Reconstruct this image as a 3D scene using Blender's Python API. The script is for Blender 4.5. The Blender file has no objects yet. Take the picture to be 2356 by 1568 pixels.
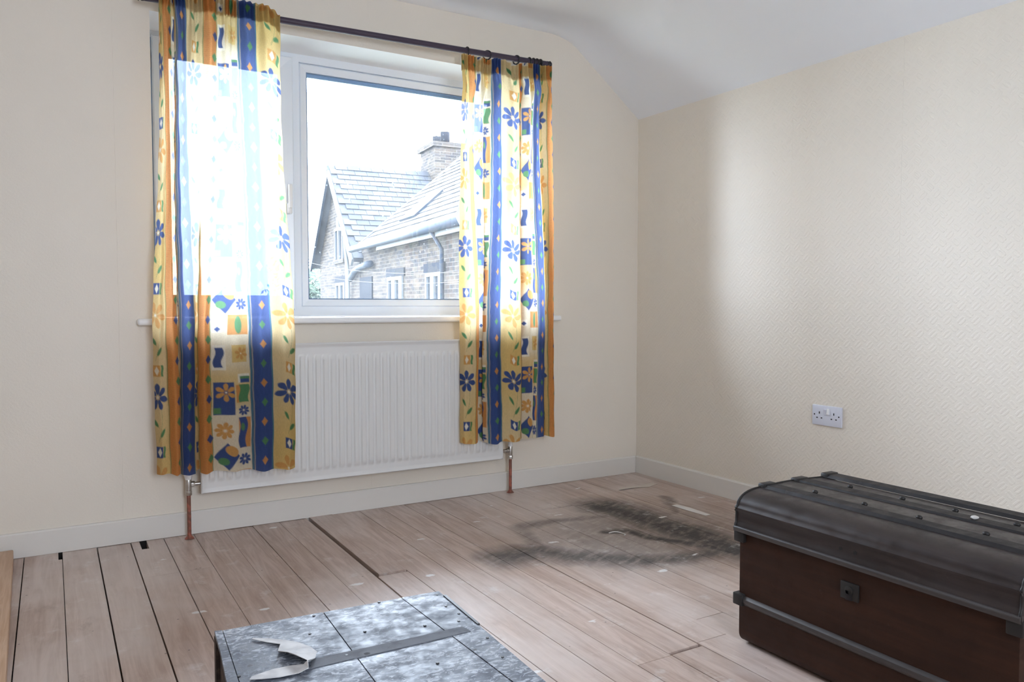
import bpy, bmesh, math, random
import numpy as np
from mathutils import Vector, Matrix
random.seed(7)
sc = bpy.context.scene
COL = sc.collection
PI = math.pi

# ---------------------------------------------------------------- camera
FPX = 1795.0                       # focal length in pixels of the 2356x1568 frame
CAM = Vector((-2.8307, -3.4126, 0.945))
cd = bpy.data.cameras.new('camera'); co = bpy.data.objects.new('camera', cd); COL.objects.link(co)
co.location = CAM
co.rotation_euler = (math.radians(90 - 2.62), 0.0, math.radians(-30.6))
cd.sensor_fit = 'HORIZONTAL'; cd.sensor_width = 36.0; cd.lens = FPX / 2356 * 36.0
cd.clip_start = 0.02; cd.clip_end = 500
sc.camera = co

# ---------------------------------------------------------------- sky and exposure
SKY = 19.0
w = bpy.data.worlds.new('overcast_sky'); sc.world = w; w.use_nodes = True
bg = w.node_tree.nodes['Background']
bg.inputs[0].default_value = (0.865, 0.955, 1.12, 1); bg.inputs[1].default_value = SKY
sc.view_settings.view_transform = 'Standard'; sc.view_settings.look = 'None'
sc.view_settings.exposure = 0.70; sc.view_settings.gamma = 1.0
sc.view_settings.use_curve_mapping = False
sc.cycles.max_bounces = 14; sc.cycles.diffuse_bounces = 8; sc.cycles.transparent_max_bounces = 24
sc.cycles.sample_clamp_indirect = 20.0
sc.cycles.caustics_reflective = False; sc.cycles.caustics_refractive = False
sc.cycles.use_denoising = True

def portal(name, loc, rot, sx, sy):          # guides sky sampling through a window opening, gives off no light itself
    l = bpy.data.lights.new(name, 'AREA'); l.shape = 'RECTANGLE'; l.size = sx; l.size_y = sy
    l.cycles.is_portal = True
    o = bpy.data.objects.new(name, l); COL.objects.link(o); o.location = loc; o.rotation_euler = rot
portal('window_portal', (-1.531, 0.40, 1.49), (math.radians(-90), 0, 0), 1.87, 1.24)
portal('fill_window_portal', (-2.30, -5.22, 1.43), (math.radians(90), 0, 0), .9, 1.26)  # portal of the added rear window

# ---------------------------------------------------------------- node helpers
class S:
    """a float socket with arithmetic"""
    def __init__(s, nt, k): s.nt = nt; s.k = k
    def _m(s, op, *a):
        n = s.nt.nodes.new('ShaderNodeMath'); n.operation = op
        for i, v in enumerate((s,) + a):
            if isinstance(v, S): s.nt.links.new(v.k, n.inputs[i])
            else: n.inputs[i].default_value = v
        return S(s.nt, n.outputs[0])
    def __add__(s, o): return s._m('ADD', o)
    __radd__ = __add__
    def __sub__(s, o): return s._m('SUBTRACT', o)
    def __rsub__(s, o): return (s * -1.0) + o
    def __mul__(s, o): return s._m('MULTIPLY', o)
    __rmul__ = __mul__
    def __truediv__(s, o): return s._m('DIVIDE', o)
    def abs(s): return s._m('ABSOLUTE')
    def sqrt(s): return s._m('SQRT')
    def floor(s): return s._m('FLOOR')
    def fract(s): return s._m('FRACT')
    def sin(s): return s._m('SINE')
    def mod(s, o): return s._m('FLOORED_MODULO', o)
    def max(s, o): return s._m('MAXIMUM', o)
    def min(s, o): return s._m('MINIMUM', o)
    def pow(s, o): return s._m('POWER', o)
    def gt(s, o): return s._m('GREATER_THAN', o)
    def ss(s, lo, hi, a=0.0, b=1.0):
        n = s.nt.nodes.new('ShaderNodeMapRange'); n.interpolation_type = 'SMOOTHSTEP'; n.clamp = True
        s.nt.links.new(s.k, n.inputs[0])
        for i, v in zip((1, 2, 3, 4), (lo, hi, a, b)): n.inputs[i].default_value = v
        return S(s.nt, n.outputs[0])

class Mat:
    def __init__(s, name, color=(.8, .8, .8), rough=.6, metal=0.0, spec=.5):
        s.m = bpy.data.materials.new(name); s.m.use_nodes = True; s.nt = s.m.node_tree
        s.b = s.nt.nodes['Principled BSDF']; s.out = s.nt.nodes['Material Output']
        s.b.inputs['Base Color'].default_value = (*color, 1); s.b.inputs['Roughness'].default_value = rough
        s.b.inputs['Metallic'].default_value = metal; s.b.inputs['Specular IOR Level'].default_value = spec
        s._pos = None
    def node(s, t): return s.nt.nodes.new(t)
    def link(s, a, b): s.nt.links.new(a.k if isinstance(a, S) else a, b)
    def pos(s, obj=False):
        if obj: out = s.node('ShaderNodeTexCoord').outputs['Object']
        else: out = s.node('ShaderNodeNewGeometry').outputs['Position']
        x = s.node('ShaderNodeSeparateXYZ'); s.link(out, x.inputs[0]); s._pos = out
        return [S(s.nt, o) for o in x.outputs]
    def vec(s, x, y, z):
        n = s.node('ShaderNodeCombineXYZ')
        for i, v in enumerate((x, y, z)):
            if isinstance(v, S): s.link(v, n.inputs[i])
            else: n.inputs[i].default_value = v
        return n.outputs[0]
    def noise(s, vec=None, scale=5, detail=3, rough=.5, dist=0):
        n = s.node('ShaderNodeTexNoise')
        if vec is not None: s.link(vec, n.inputs['Vector'])
        n.inputs['Scale'].default_value = scale; n.inputs['Detail'].default_value = detail
        n.inputs['Roughness'].default_value = rough; n.inputs['Distortion'].default_value = dist
        return S(s.nt, n.outputs[0])
    def rand(s): return S(s.nt, s.node('ShaderNodeObjectInfo').outputs['Random'])
    def rgb(s, c):
        n = s.node('ShaderNodeRGB'); n.outputs[0].default_value = (*c, 1); return n.outputs[0]
    def mix(s, f, a, b, mode='MIX'):
        n = s.node('ShaderNodeMix'); n.data_type = 'RGBA'; n.blend_type = mode
        if isinstance(f, S): s.link(f, n.inputs[0])
        else: n.inputs[0].default_value = f
        for i, v in ((6, a), (7, b)):
            if isinstance(v, tuple): n.inputs[i].default_value = (*v, 1)
            else: s.link(v, n.inputs[i])
        return n.outputs[2]
    def color(s, c): s.link(c, s.b.inputs['Base Color'])
    def rough(s, r): s.link(r, s.b.inputs['Roughness'])
    def bump(s, h, strength=.3, dist=.002):
        n = s.node('ShaderNodeBump'); n.inputs['Strength'].default_value = strength; n.inputs['Distance'].default_value = dist
        s.link(h, n.inputs['Height']); s.link(n.outputs[0], s.b.inputs['Normal'])

# ---------------------------------------------------------------- mesh helpers
def link_mesh(name, me, mat=None, parent=None):
    o = bpy.data.objects.new(name, me); COL.objects.link(o)
    if mat is not None and not me.materials: me.materials.append(mat.m if isinstance(mat, Mat) else mat)
    if parent is not None: o.parent = parent
    return o
def mesh(name, verts, faces, mat=None, parent=None, smooth=False):
    me = bpy.data.meshes.new(name); me.from_pydata([tuple(v) for v in verts], [], faces); me.update()
    bm = bmesh.new(); bm.from_mesh(me); bmesh.ops.recalc_face_normals(bm, faces=bm.faces); bm.to_mesh(me); bm.free()
    if smooth: me.polygons.foreach_set('use_smooth', [True] * len(me.polygons))
    return link_mesh(name, me, mat, parent)
def bm_obj(name, bm, mat=None, parent=None, smooth=False, bevel=0, seg=2):
    if bevel:
        bmesh.ops.bevel(bm, geom=list(bm.edges), offset=bevel, segments=seg, affect='EDGES', profile=.5, clamp_overlap=True)
    bmesh.ops.recalc_face_normals(bm, faces=bm.faces)
    me = bpy.data.meshes.new(name); bm.to_mesh(me); bm.free()
    if smooth:
        me.polygons.foreach_set('use_smooth', [True] * len(me.polygons))
        try: me.set_sharp_from_angle(angle=math.radians(40))
        except Exception: pass
    return link_mesh(name, me, mat, parent)
def add_box(bm, a, b, M=None):
    g = bmesh.ops.create_cube(bm, size=1.0)['verts']
    for v in g:
        v.co = Vector([(a[i] + b[i]) / 2 + v.co[i] * (b[i] - a[i]) for i in range(3)])
        if M is not None: v.co = M @ v.co
    return g
def box(name, a, b, mat=None, parent=None, bevel=0, seg=2, smooth=None):
    bm = bmesh.new(); add_box(bm, a, b)
    return bm_obj(name, bm, mat, parent, smooth=bool(bevel) if smooth is None else smooth, bevel=bevel, seg=seg)
def add_cyl(bm, p0, p1, r0, r1=None, n=20, caps=True):
    p0, p1 = Vector(p0), Vector(p1); d = p1 - p0
    M = Matrix.Translation((p0 + p1) / 2) @ d.to_track_quat('Z', 'Y').to_matrix().to_4x4()
    bmesh.ops.create_cone(bm, cap_ends=caps, segments=n, radius1=r0, radius2=r0 if r1 is None else r1, depth=d.length, matrix=M)
def cyl(name, p0, p1, r, mat, parent=None, r1=None, n=20, bevel=0):
    bm = bmesh.new(); add_cyl(bm, p0, p1, r, r1, n)
    return bm_obj(name, bm, mat, parent, smooth=True, bevel=bevel)
def add_ball(bm, c, r, n=16, sc_=(1, 1, 1)):
    M = Matrix.Translation(c) @ Matrix.Diagonal((*sc_, 1))
    bmesh.ops.create_uvsphere(bm, u_segments=n, v_segments=max(6, n // 2), radius=r, matrix=M)
def tube(name, pts, r, mat, parent=None, n=12, close=False, caps=True):
    pts = [Vector(p) for p in pts]; vs = []; fs = []; N = len(pts)
    up = Vector((0, 0, 1))
    for i, p in enumerate(pts):
        t = (pts[(i + 1) % N] - pts[i - 1]) if close else (pts[min(i + 1, N - 1)] - pts[max(i - 1, 0)])
        t.normalize(); ref = up if abs(t.dot(up)) < .95 else Vector((0, 1, 0))
        a = t.cross(ref).normalized(); b = a.cross(t).normalized()
        for k in range(n):
            th = 2 * PI * k / n; vs.append(p + (a * math.cos(th) + b * math.sin(th)) * r)
    for i in range(N if close else N - 1):
        j = (i + 1) % N
        for k in range(n): fs.append((i * n + k, i * n + (k + 1) % n, j * n + (k + 1) % n, j * n + k))
    if caps and not close: fs += [tuple(range(n))[::-1], tuple((N - 1) * n + k for k in range(n))]
    return mesh(name, vs, fs, mat, parent, smooth=True)
def prism(name, poly, axis, a, b, mat, parent=None, smooth=False, bevel=0):
    """poly: 2-D points in the two other axes (in xyz order), extruded along axis from a to b"""
    def p3(q, t):
        q = list(q); q.insert(axis, t); return q
    n = len(poly)
    vs = [p3(q, a) for q in poly] + [p3(q, b) for q in poly]
    fs = [tuple(range(n)), tuple(range(2 * n - 1, n - 1, -1))] + [(i, (i + 1) % n, n + (i + 1) % n, n + i) for i in range(n)]
    bm = bmesh.new(); V = [bm.verts.new(v) for v in vs]
    for f in fs: bm.faces.new([V[i] for i in f])
    return bm_obj(name, bm, mat, parent, smooth=smooth, bevel=bevel)
def thing(name, label, cat, loc=(0, 0, 0), rotz=0, group=None):
    o = bpy.data.objects.new(name, None); COL.objects.link(o); o.empty_display_size = .1
    o.location = loc; o.rotation_euler = (0, 0, rotz)
    return tag(o, label, cat, group)
def tag(o, label, cat, group=None):
    o['label'] = label; o['category'] = cat
    if group: o['group'] = group
    return o
def struct(o, label=None, cat=None):
    o['kind'] = 'structure'
    if label: o['label'] = label
    if cat: o['category'] = cat
    return o
def sub(o, name, me_src, loc=(0, 0, 0), rot=(0, 0, 0), scale=(1, 1, 1)):
    c = bpy.data.objects.new(name, me_src); COL.objects.link(c); c.parent = o; c.location = loc; c.rotation_euler = rot; c.scale = scale
    return c
# pixel -> point on the plane y = d (used to read positions off the photograph)
from mathutils import Euler
_R = Euler((math.radians(90 - 2.62), 0.0, math.radians(-30.6))).to_matrix()
def hit_y(px, py, d):
    r = _R @ Vector(((px - 1178) / FPX, (784 - py) / FPX, -1)); t = (d - CAM.y) / r.y
    return CAM + r * t

# ---------------------------------------------------------------- materials
def wallpaper(name, plane):
    m = Mat(name, (.70, .635, .535), .5, spec=.45)
    x, y, z = m.pos()
    a = y if plane == 'yz' else x
    s = .037 * 1.4142
    p = (a + z) / s; q = (a - z) / s
    par = (p.floor() + q.floor()).mod(2.0)
    lp = p.fract() - .5; lq = q.fract() - .5
    al = (lp * par) + (lq * (1.0 - par)); pe = (lq * par) + (lp * (1.0 - par))
    bars = ((pe.abs() - .2 + al * al * .35).abs()).ss(.07, .13, 1, 0) * al.abs().ss(.36, .44, 1, 0)
    n = m.noise(m._pos, 140, 3, .6); n2 = m.noise(m._pos, 420, 2, .5)
    strong = .9 if plane == 'yz' else .12
    h = bars * strong + n * 1.0 + n2 * .5
    # drops of paper meet every 0.52 m: a hairline seam
    seam = ((a / .52).fract() - .5).abs().ss(.4975, .4995)
    h = h - seam * 1.2
    m.bump(h, .42, .0016)
    big = m.noise(m._pos, 1.7, 2)
    m.color(m.mix(big.ss(.3, .7), (.770, .712, .622), (.742, .688, .600)))
    m.rough(bars * -.06 + .47)
    return m
M_WALL_B = wallpaper('wallpaper_back', 'xz')
M_WALL_R = wallpaper('wallpaper_right', 'yz')
M_CEIL = Mat('ceiling_paint', (.80, .82, .855), .8)
_p = M_CEIL.pos(); M_CEIL.bump(M_CEIL.noise(M_CEIL._pos, 220, 3, .6), .18, .001)
M_TRIM = Mat('skirting_paint', (.70, .675, .63), .5)
_p = M_TRIM.pos(); M_TRIM.bump(M_TRIM.noise(M_TRIM._pos, 60, 3), .12, .001)
M_REVEAL = Mat('reveal_plaster', (.83, .84, .85), .7)
_p = M_REVEAL.pos(); M_REVEAL.bump(M_REVEAL.noise(M_REVEAL._pos, 90, 3), .15, .001)
M_SILL = Mat('sill_paint', (.84, .85, .86), .35)
M_UPVC = Mat('white_frame', (.76, .81, .87), .28)  # slight blue cast of the light put into the frame colour
M_GASKET = Mat('gasket', (.26, .36, .50), .6)
M_SEALBLUE = Mat('glazing_spacer', (.45, .60, .82), .4)
M_RAD = Mat('radiator_enamel', (.69, .685, .67), .35)
_p = M_RAD.pos(); M_RAD.bump(M_RAD.noise(M_RAD._pos, 300, 2), .05, .0005)
M_CHROME = Mat('valve_metal', (.55, .53, .50), .28, metal=1)
M_COPPER = Mat('copper_pipe', (.36, .13, .09), .42, metal=.6)
_p = M_COPPER.pos(); M_COPPER.color(M_COPPER.mix(M_COPPER.noise(M_COPPER._pos, 40, 3).ss(.4, .6), (.42, .14, .10), (.22, .10, .075)))
M_PLASTIC = Mat('white_plastic', (.80, .80, .80), .3)
M_SOCKET = Mat('socket_plastic', (.66, .68, .76), .28)
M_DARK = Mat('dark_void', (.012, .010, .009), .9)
M_ROD = Mat('pole_stain', (.045, .030, .052), .42)
M_RING = Mat('ring_stain', (.014, .012, .016), .4)

def wood_floor():
    m = Mat('floor_pine', (.5, .42, .38), .5, spec=.62)
    x, y, z = m.pos(); r = m.rand()
    g = m.vec(x * 34.0 + r * 91.0, y * 2.4 + r * 37.0, z * 30.0)
    grain = m.noise(g, 1.0, 5, .62, 1.2)
    rings = ((m.noise(m.vec(x * 8.0 + r * 50.0, y * .9 + r * 20.0, 0.0), 1.0, 2, .5, .4) * 16.0).fract() - .5).abs() * 2.0
    base = m.mix(grain.ss(.3, .72), (.385, .285, .232), (.570, .462, .404))
    base = m.mix(rings.ss(.80, 1.0, 0, .22), base, (.33, .225, .17))
    tone = m.mix(r, (.90, .86, .84), (1.04, 1.02, 1.02))
    base = m.mix(1.0, base, tone, 'MULTIPLY')
    blot = m.noise(m.vec(x * 5.0, y * 3.0, 7.0), 1.0, 4, .6)
    base = m.mix(blot.ss(.52, .76, 0, .35), base, (.30, .205, .150))
    worn = m.noise(m.vec(x * 1.6, y * 1.1, 4.0), 1.0, 5, .62)
    base = m.mix(worn.ss(.42, .64, 0, .65), base, (.630, .550, .510))
    smudge = m.noise(m.vec(x * 11.0, y * 4.5, 12.0), 1.0, 5, .7)
    base = m.mix(smudge.ss(.58, .74, 0, .45), base, (.235, .165, .130))
    # soot swept over the boards in front of the corner: strokes with a shape of their own
    nx = m.noise(m.vec(x * 2.2, y * 2.2, 3.0), 1.0, 3, .6) - .5; ny = m.noise(m.vec(x * 2.2, y * 2.2, 9.0), 1.0, 3, .6) - .5
    wx = x + nx * .22; wy = y + ny * .22
    streak = m.noise(m.vec(x * 9.0 + y * 5.0, y * 26.0 - x * 12.0, 1.0), 1.0, 5, .7)
    strokes = [([(-1.403, -.909), (-1.235, -.918), (-1.132, -1.033), (-.998, -1.177), (-.817, -1.237), (-.562, -1.277)], .105, .88),
               ([(-1.139, -.615), (-.932, -.621), (-.677, -.63), (-.584, -.761)], .06, .65),
               ([(-.604, -.50), (-.575, -.75), (-.559, -.956), (-.562, -1.277), (-.50, -1.5)], .16, 1.0),
               ([(-.848, -.837), (-.742, -.863), (-.725, -1.009), (-.646, -1.15), (-.594, -1.307)], .065, 1.0),
               ([(-.27, -.518), (-.425, -.753)], .035, .6),
               ([(-1.156, -.642), (-1.197, -.859), (-1.154, -.978)], .05, .55)]
    soot = None
    for pts, wd, amt in strokes:
        dmin = None
        for (ax, ay), (bx, by) in zip(pts[:-1], pts[1:]):
            dx, dy = bx - ax, by - ay; L2 = dx * dx + dy * dy
            t = (((wx - ax) * dx + (wy - ay) * dy) / L2).max(0.0).min(1.0)
            ex = wx - ax - t * dx; ey = wy - ay - t * dy
            d = (ex * ex + ey * ey).sqrt()
            dmin = d if dmin is None else dmin.min(d)
        v = dmin.ss(0.0, wd * 1.6, amt, 0.0)
        soot = v if soot is None else soot.max(v)
    haze_x = (x + .72) * 1.35; haze_y = (y + .95) * 1.6
    haze = (haze_x * haze_x + haze_y * haze_y).sqrt().ss(.30, 1.0, .52, 0.0)
    soot = soot.max(haze) * streak.ss(.25, .58, .62, 1.0)
    base = m.mix(soot.min(.97), base, (.034, .031, .030))
    # spilt white paint
    vo = m.node('ShaderNodeTexVoronoi'); m.link(m.vec(x * 2.6, y * 5.2, 0.0), vo.inputs['Vector']); vo.inputs['Scale'].default_value = 1.6
    vd = S(m.nt, vo.outputs['Distance']) + (m.noise(m.vec(x * 26.0, y * 30.0, 2.0), 1.0, 3, .6) - .5) * .30
    vs = m.node('ShaderNodeSeparateColor'); m.link(vo.outputs['Color'], vs.inputs[0])
    fleck = vd.ss(.06, .10, 1, 0) * S(m.nt, vs.outputs[0]).gt(.30)
    scuff = m.noise(m.vec(x * 9.0, y * 9.0, 5.0), 1.0, 4, .7).ss(.57, .73) * .40
    base = m.mix(fleck.max(scuff), base, (.74, .73, .72))
    speck = m.node('ShaderNodeTexVoronoi'); m.link(m._pos, speck.inputs['Vector']); speck.inputs['Scale'].default_value = 13.0
    sp = S(m.nt, speck.outputs['Distance']).ss(.03, .05, .8, 0)
    base = m.mix(sp, base, (.10, .07, .06))
    m.color(base)
    m.rough(grain.ss(.2, .8, .42, .30) + soot * .45); m.bump(grain + rings * .3, .22, .0012)
    return m
M_FLOOR = wood_floor()

# ---------------------------------------------------------------- structure: floor
XL, YR = -4.35, -5.0                      # left wall and rear wall
floor = struct(box('floor', (XL - .05, YR - .05, -.30), (.06, .06, -.024), M_DARK))
edges = [-2.936, -2.813, -2.695, -2.577, -2.456, -2.342, -2.222, -2.106, -1.993, -1.871, -1.756, -1.63, -1.524, -1.407, -1.293, -1.177, -1.066,
         -.951, -.838, -.725, -.611, -.497, -.384, -.268, -.152, -.040]
e = edges[0]
while e > XL + .10: e -= .119; edges.insert(0, round(e, 3))
edges[0] = XL
edges.append(.012)
cuts = {-2.577: [-.466], -2.456: [-.466], -1.871: [-.855], -1.293: [-.862, -1.829], -1.407: [-1.838], -1.524: [-1.852], -1.177: [-1.706],
        -.951: [-.405], -.838: [-.412], -.725: [-.43], -2.936: [-2.3], -2.222: [-3.1], -1.993: [-2.7], -.611: [-2.2], -.384: [-1.9]}
wide = {-2.695: .0075, -2.577: .0065, -2.813: .0035, -2.936: .0060, -1.871: .010, -2.456: .0050, -1.524: .0036, -1.407: .0050, -1.293: .0046, -1.177: .0046}
rb = random.Random(3)
def plank(x0, x1, y0, y1, dz=0.0, notch=None):
    if notch:
        nx0, nx1, ny = notch
        P = [(x0, y0), (x1, y0), (x1, y1)]
        if nx1 < x1 - 1e-4: P += [(nx1, y1)]
        else: P.pop()
        P += [(nx1, ny), (nx0, ny)]
        if nx0 > x0 + 1e-4: P += [(nx0, y1), (x0, y1)]
    else: P = [(x0, y0), (x1, y0), (x1, y1), (x0, y1)]
    o = prism('floorboard', P, 2, -.0225 + max(dz, 0), dz, M_FLOOR, floor)
    return o
for x0, x1 in zip(edges[:-1], edges[1:]):
    g0 = wide.get(x0, .0030) * .62 / 2; g1 = wide.get(x1, .0030) * .62 / 2
    ys = [0.012] + cuts.get(x0, []) + [YR]
    for i in range(len(ys) - 1):
        yt, yb = ys[i], ys[i + 1]
        gt = 0 if i == 0 else .0012; gb = 0 if i == len(ys) - 2 else .0012
        dz = rb.uniform(-.0012, .0012)
        notch = None
        a0, a1 = x0 + g0, x1 - g1
        if x0 == -1.871 and i == 0: dz = .003; a0 += .0085        # a loose board, pulled away from its neighbour
        if x0 == -1.871 and i == 1: gt = .013
        if x0 == -1.407 and i == 1: gt = .014
        if x0 in (-.951, -.838, -.725) and i == 1: gt = .005
        if x0 == -2.936 and i == 0: notch = (-2.826, a1, -.095)
        if x0 == -2.577 and i == 0: notch = (-2.546, -2.520, -.115)
        plank(a0, a1, yb + gb, yt - gt, dz, notch)

for nx0, nx1 in ((-2.826, -2.811), (-2.546, -2.520)): box('notch_shade_filler', (nx0, -.0006, -.024), (nx1, .0118, .0012), M_DARK, floor)  # dark filler standing in for shade, so the notches read as black holes
# ---------------------------------------------------------------- structure: walls, ceiling, skirting
WX0, WX1, WZ0, WZ1 = -2.467, -.595, .875, 2.107    # window opening
def wall_back():
    y0, y1 = .015, .335
    bm = bmesh.new()
    for a, b in (((XL - .2, y0, -.3), (WX0, y1, 2.7)), ((WX1, y0, -.3), (.215, y1, 2.7)),
                 ((WX0, y0, -.3), (WX1, y1, WZ0 - .0)), ((WX0, y0, WZ1), (WX1, y1, 2.7))):
        add_box(bm, a, b)
    bmesh.ops.recalc_face_normals(bm, faces=bm.faces)
    me = bpy.data.meshes.new('wall_back'); bm.to_mesh(me); bm.free()
    me.materials.append(M_WALL_B.m); me.materials.append(M_REVEAL.m)
    for p in me.polygons:
        if p.normal.y > -.5: p.material_index = 1
    return struct(link_mesh('wall_back', me))
wall_back()
struct(box('wall_right', (.015, YR - .2, -.3), (.215, .0149, 2.7), M_WALL_R))
struct(box('wall_left', (XL - .2, YR - .2, -.3), (XL, .0149, 2.7), M_WALL_R))
RW = (-2.75, -1.85, .80, 2.06)                    # rear window, added behind the camera for fill light
bm = bmesh.new()
for a, b in (((XL, YR - .2, -.3), (RW[0], YR, 2.7)), ((RW[1], YR - .2, -.3), (.015, YR, 2.7)),
             ((RW[0], YR - .2, -.3), (RW[1], YR, RW[2])), ((RW[0], YR - .2, RW[3]), (RW[1], YR, 2.7))): add_box(bm, a, b)
struct(bm_obj('wall_rear', bm, M_WALL_B))
# ceiling: flat, then a rounded crease and a slope down to the right wall; a soft cove where it meets the window wall
def ceiling():
    prof = []
    for x in np.linspace(XL, -.65, 12): prof.append((x, 2.357))
    for t in np.linspace(0, 1, 16):
        p0, p1, p2 = np.array((-.60, 2.357)), np.array((-.475, 2.357)), np.array((-.395, 2.297))
        q = (1 - t) ** 2 * p0 + 2 * t * (1 - t) * p1 + t * t * p2; prof.append(tuple(q))
    for t in np.linspace(.08, 1, 10): prof.append((-.395 + t * .410, 2.297 - t * .320))
    ys = [.015, .0, -.02, -.045, -.07, -.1, -.14, -.2, -.3] + list(np.linspace(-.5, YR, 12))
    vs = []; fs = []; n = len(prof)
    for y in ys:
        dip = .009 * math.exp(-((.015 - y) / .075) ** 2)
        for x, z in prof: vs.append((x, y, z - dip * min(1, max(0, -x / .5))))
    for i in range(len(ys) - 1):
        for j in range(n - 1): fs.append((i * n + j, i * n + j + 1, (i + 1) * n + j + 1, (i + 1) * n + j))
    k = len(vs)
    vs += [(XL, .015, 2.7), (.015, .015, 2.7), (.015, YR, 2.7), (XL, YR, 2.7)]
    fs.append((k, k + 1, k + 2, k + 3))
    o = mesh('ceiling', vs, fs, M_CEIL, smooth=True)
    return struct(o)
ceiling()
BH = .095
def skirting(name, poly, axis, a, b): return struct(prism(name, poly, axis, a, b, M_TRIM, bevel=0))
prof_b = [(0.0, 0.0015), (0.0, BH - .006), (.004, BH), (.0149, BH), (.0149, .0015)]
skirting('baseboard_back', prof_b, 0, XL, .0001)
skirting('baseboard_right', prof_b, 1, YR, -.0005)

# ---------------------------------------------------------------- window
FY0, FY1 = .255, .325
win = bpy.data.objects.new('window_1', None); COL.objects.link(win); win['kind'] = 'structure'
win.location = (0, 0, 0)
def wbox(name, a, b, mat=M_UPVC, bevel=.004, parent=win): return box(name, a, b, mat, parent, bevel=bevel)
MX0, MX1 = -1.856, -1.812                          # mullion
FT = .045
FB = .893                                          # underside of the frame
fr = bmesh.new()
add_box(fr, (WX0, FY0, FB), (WX0 + FT, FY1, WZ1)); add_box(fr, (WX1 - FT, FY0, FB), (WX1, FY1, WZ1))
add_box(fr, (WX0 + FT, FY0, WZ1 - .034), (WX1 - FT, FY1, WZ1)); add_box(fr, (WX0 + FT, FY0, FB), (WX1 - FT, FY1, FB + .046))
add_box(fr, (MX0, FY0, FB + .046), (MX1, FY1, WZ1 - .034))
bm_obj('outer_frame', fr, M_UPVC, win, smooth=False)
def glazing(x0, x1, z0, z1, bead, y, sash):
    """a ring of mitred bead profile around a pane, and the pane"""
    def ring(name, ox0, ox1, oz0, oz1, ix0, ix1, iz0, iz1, yf, yi, yb, mat, par):
        o = [(ox0, oz0), (ox1, oz0), (ox1, oz1), (ox0, oz1)]; i = [(ix0, iz0), (ix1, iz0), (ix1, iz1), (ix0, iz1)]
        ch = .006
        m_ = [(ox0 + ch, oz0 + ch), (ox1 - ch, oz0 + ch), (ox1 - ch, oz1 - ch), (ox0 + ch, oz1 - ch)]
        vs = [(a, yb, c) for a, c in o] + [(a, yf + ch, c) for a, c in o] + [(a, yf, c) for a, c in m_] + [(a, yi, c) for a, c in i] + [(a, yb, c) for a, c in i]
        fs = []
        for L in range(4):
            for k in range(4): fs.append((L * 4 + k, L * 4 + (k + 1) % 4, L * 4 + 4 + (k + 1) % 4, L * 4 + 4 + k))
        for k in range(4): fs.append((16 + k, 16 + (k + 1) % 4, (k + 1) % 4, k))
        return mesh(name, vs, fs, mat, par)
    s = ring(sash, x0, x1, z0, z1, x0 + bead, x1 - bead, z0 + bead, z1 - bead, y, y + .012, y + .045, M_UPVC, win)
    gx0, gx1, gz0, gz1 = x0 + bead, x1 - bead, z0 + bead, z1 - bead
    ring('gasket', gx0 - .001, gx1 + .001, gz0 - .001, gz1 + .001, gx0 + .004, gx1 - .004, gz0 + .004, gz1 - .004, y + .014, y + .016, y + .028, M_GASKET, s)
    box('spacer_bar', (gx0, y + .030, gz1 - .019), (gx1, y + .040, gz1), M_SEALBLUE, s)
    g = Mat('window_glass'); nt = g.nt
    nt.nodes.remove(g.b)
    tr = g.node('ShaderNodeBsdfTransparent'); tr.inputs[0].default_value = (.93, .955, .96, 1)
    tl = g.node('ShaderNodeBsdfTranslucent'); tl.inputs[0].default_value = (.9, .95, 1, 1)
    gl = g.node('ShaderNodeBsdfGlossy'); gl.inputs['Roughness'].default_value = .02
    g.pos(); dirt = g.noise(g._pos, 3.2, 4, .65).ss(.35, .75, .006, .016)
    vo = g.node('ShaderNodeTexVoronoi'); g.link(g._pos, vo.inputs['Vector']); vo.inputs['Scale'].default_value = 46
    drop = S(nt, vo.outputs['Distance']).ss(.14, .22, .10, 0) * g.noise(g._pos, 7, 2).ss(.56, .66)
    m1 = g.node('ShaderNodeMixShader'); g.link(dirt.max(drop), m1.inputs[0]); g.link(tr.outputs[0], m1.inputs[1]); g.link(tl.outputs[0], m1.inputs[2])
    fz = g.node('ShaderNodeFresnel'); fz.inputs[0].default_value = 1.3
    m2 = g.node('ShaderNodeMixShader'); g.link(fz.outputs[0], m2.inputs[0]); g.link(m1.outputs[0], m2.inputs[1]); g.link(gl.outputs[0], m2.inputs[2])
    g.link(m2.outputs[0], g.out.inputs[0])
    box('pane', (gx0 + .003, y + .022, gz0 + .003), (gx1 - .003, y + .0245, gz1 - .003), g, s)
    return s
glazing(MX1 + .002, WX1 - FT - .002, FB + .044, WZ1 - .036, .036, FY0 + .004, 'glazing_bead')
# opening sash behind the left curtain: stands proud of the frame, dark gap, hinge
glazing(WX0 + FT - .016, MX0 + .012, FB + .030, WZ1 - .022, .062, FY0 - .020, 'opening_sash')
wbox('hinge_cover', (WX0 + .004, FY0 - .012, WZ1 - .16), (WX0 + .026, FY0 - .001, WZ1 - .075), Mat('hinge_cream', (.55, .49, .42), .5), .003)
box('sash_gap', (WX0 + FT - .020, FY0 - .004, FB + .03), (WX0 + FT - .0165, FY0 - .0005, WZ1 - .03), M_GASKET, win)
hd = wbox('handle', (MX0 - .024, FY0 - .060, 1.39), (MX0 - .006, FY0 - .043, 1.50), M_PLASTIC, .006)
box('handle_base', (MX0 - .026, FY0 - .044, 1.365), (MX0 - .004, FY0 - .021, 1.415), M_PLASTIC, hd, bevel=.005)
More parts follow.
